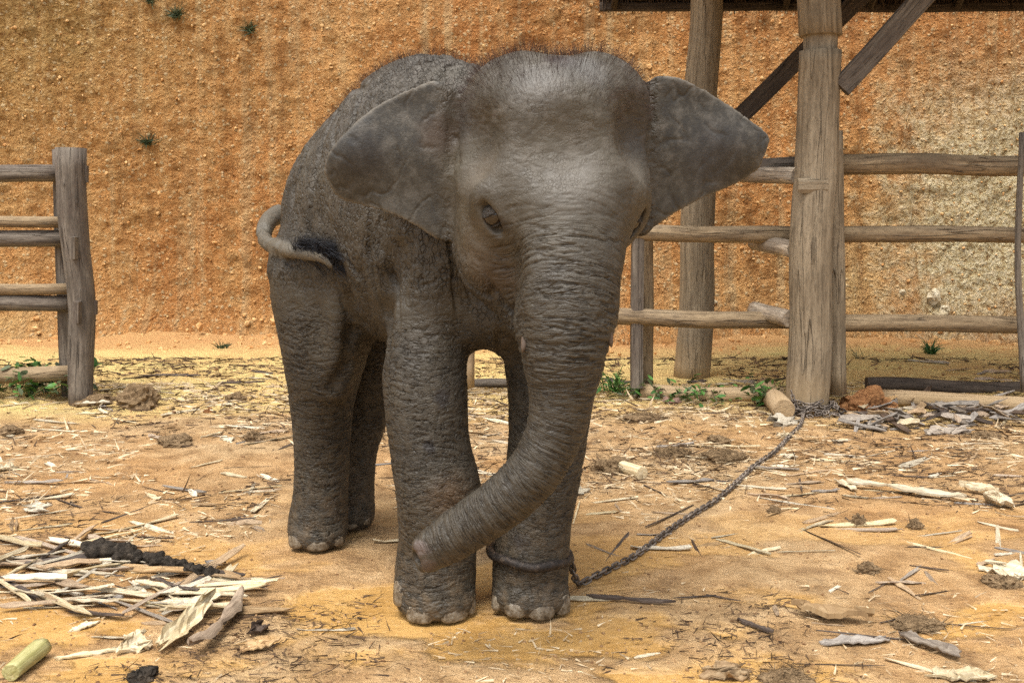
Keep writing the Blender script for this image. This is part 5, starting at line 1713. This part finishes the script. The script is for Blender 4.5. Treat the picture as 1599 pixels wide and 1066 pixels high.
weed('low leafy weeds at the foot of the flat grey fence post', 985, 622, .34, .17, 26, 140, .048, LMS, 4)
weed('sparse low weeds in front of the long pale log', 1065, 626, .42, .12, 26, 130, .045, LMS, 5)
def tuft(label, p, n_, L, w, seed, mat, lean=.7):
    q = random.Random(seed); vs, fs = [], []
    for i in range(n_):
        d = Vector((q.gauss(0, lean), q.gauss(0, lean), 1)).normalized()
        strand(vs, fs, Vector((q.gauss(0, .02), q.gauss(0, .02), 0)), d, L * q.uniform(.5, 1.1), w, Vector((d.x, d.y, -.9)) * .7, 4)
    o = mesh_obj('grass_tuft', vs, fs, mat, None, smooth=False); o.location = p
    tag(o, label, 'grass')
    return o
tuft('lone green grass tuft on the yellow ground behind the right rails', gp(1452, 552), 60, .16, .012, 1, LEAF)
tuft('bladed grass clump left of the flat grey fence post', gp(962, 612), 40, .22, .012, 2, LEAF)
tuft('tiny grass tuft at the foot of the earth bank', gp(345, 515, .0), 24, .10, .010, 3, LEAF2)
tuft('thin grass sprig behind the shelter post', gp(1340, 560), 12, .20, .006, 4, LEAF2)
for i, (sx, sy, lab, n_) in enumerate([(278, 26, 'largest dark grass tuft growing high on the earth bank', 90), (389, 48, 'small grey grass tuft high on the bank beside the larger tuft', 60), (233, 224, 'small dry grass tuft at mid height on the earth bank', 60), (236, 3, 'grass tuft at the very top of the visible bank', 50)]):
    w_ = at(sx, sy, CY + .3); x_, z_ = w_.x, w_.z
    yb = bank_y(x_, z_); w_ = at(sx, sy, yb); yb = bank_y(w_.x, w_.z)
    o = tuft(lab, Vector((w_.x, yb - .01, w_.z)), n_, .13, .010, 10 + i, LEAF2, .8)
    o.rotation_euler = (R(55), 0, 0)

# ------------------------------------------------------------------ say which strip is which by the thing it lies nearest to
MARKS = [('the black rotten stalk', 235, 888), ('the fat yellow-green stem chunk', 38, 1040), ('the squarish husk scrap', 212, 1012), ('the tan husk trough', 345, 985), ('the brown dry leaf', 396, 1015),
         ('the upturned white husk', 57, 800), ('the white flat husk slab', 10, 734), ('the twin fence posts', 130, 640), ('the brown heap by the twin posts', 213, 634), ('the bright white chip', 355, 687),
         ('the flat brown fibre clump', 275, 692), ('the dark dung lump by the weeds', 14, 676), ('the small pale pointed leaf', 130, 980), ('the near hind foot of the calf', 496, 850), ('the far hind foot of the calf', 548, 822),
         ('the unchained forefoot', 680, 960), ('the chained forefoot', 827, 955), ('the thin grey log under the belly', 740, 606), ('the flat grey fence post', 995, 604), ('the reddish bark shard', 1047, 630),
         ('the broad-leaved weed', 1186, 634), ('the chained post', 1259, 645), ('the red earth mound', 1352, 642), ('the grey board piece', 1475, 678), ('the thin fence post', 1594, 612), ('the end of the dark wet log', 1372, 612),
         ('the white cut stalk', 987, 742), ('the wide fibre heap along the chain', 1130, 716), ('the small dung ball by the chain', 1208, 800), ('the long forked stalk', 1412, 774), ('the round pale stone', 1556, 790),
         ('the dung ball below the forked stalk', 1340, 818), ('the dark fibre lump with a splinter', 1355, 892), ('the crumpled white husk sheet', 1580, 898), ('the thick bark slab', 1294, 968), ('the olive-grey husk', 1446, 1013),
         ('the grey husk strip in mud', 1335, 1004), ('the long dark rotten stick', 985, 940), ('the wet dark fibre tangle', 1230, 1060), ('the pinkish husk', 1140, 1053), ('the lone green grass tuft', 1452, 552), ('the dark fibre patch by the litter', 1540, 682)]
MP = [(t, Vector((gp(x, y).x, gp(x, y).y, 0))) for t, x, y in MARKS]
COLN = {'pale': 'cream', 'tan': 'tan', 'grey': 'grey', 'dark': 'dark'}
ORD = ['closest', 'second closest', 'third closest', 'fourth closest', 'fifth closest', 'sixth closest', 'seventh closest', 'eighth closest', 'ninth closest', 'tenth closest', 'eleventh closest', 'twelfth closest']
buckets = {}
for o, kind, L, w, p, c_ in SCAT:
    t, q_ = min(MP, key=lambda m_: (m_[1] - p).length)
    size = ('short' if L < .13 else 'long') + (' narrow' if w < .02 else ' broad')
    noun = 'twig' if kind == 'dark' else (c_ or 'strip')
    buckets.setdefault((size, COLN[kind], noun, t), []).append(((q_ - p).length, o))
for (size, cn, noun, t), lst in buckets.items():
    lst.sort(key=lambda v: v[0])
    for r_, (dist, o) in enumerate(lst):
        if len(lst) == 1: o['label'] = f'{size} {cn} {noun} lying near {t}'
        elif r_ < len(ORD): o['label'] = f'{size} {cn} {noun}, {ORD[r_]} to {t}'
        else: o['label'] = f'{size} {cn} {noun} farther out from {t}'
        o['group'] = f'{cn} {noun}s on the ground'
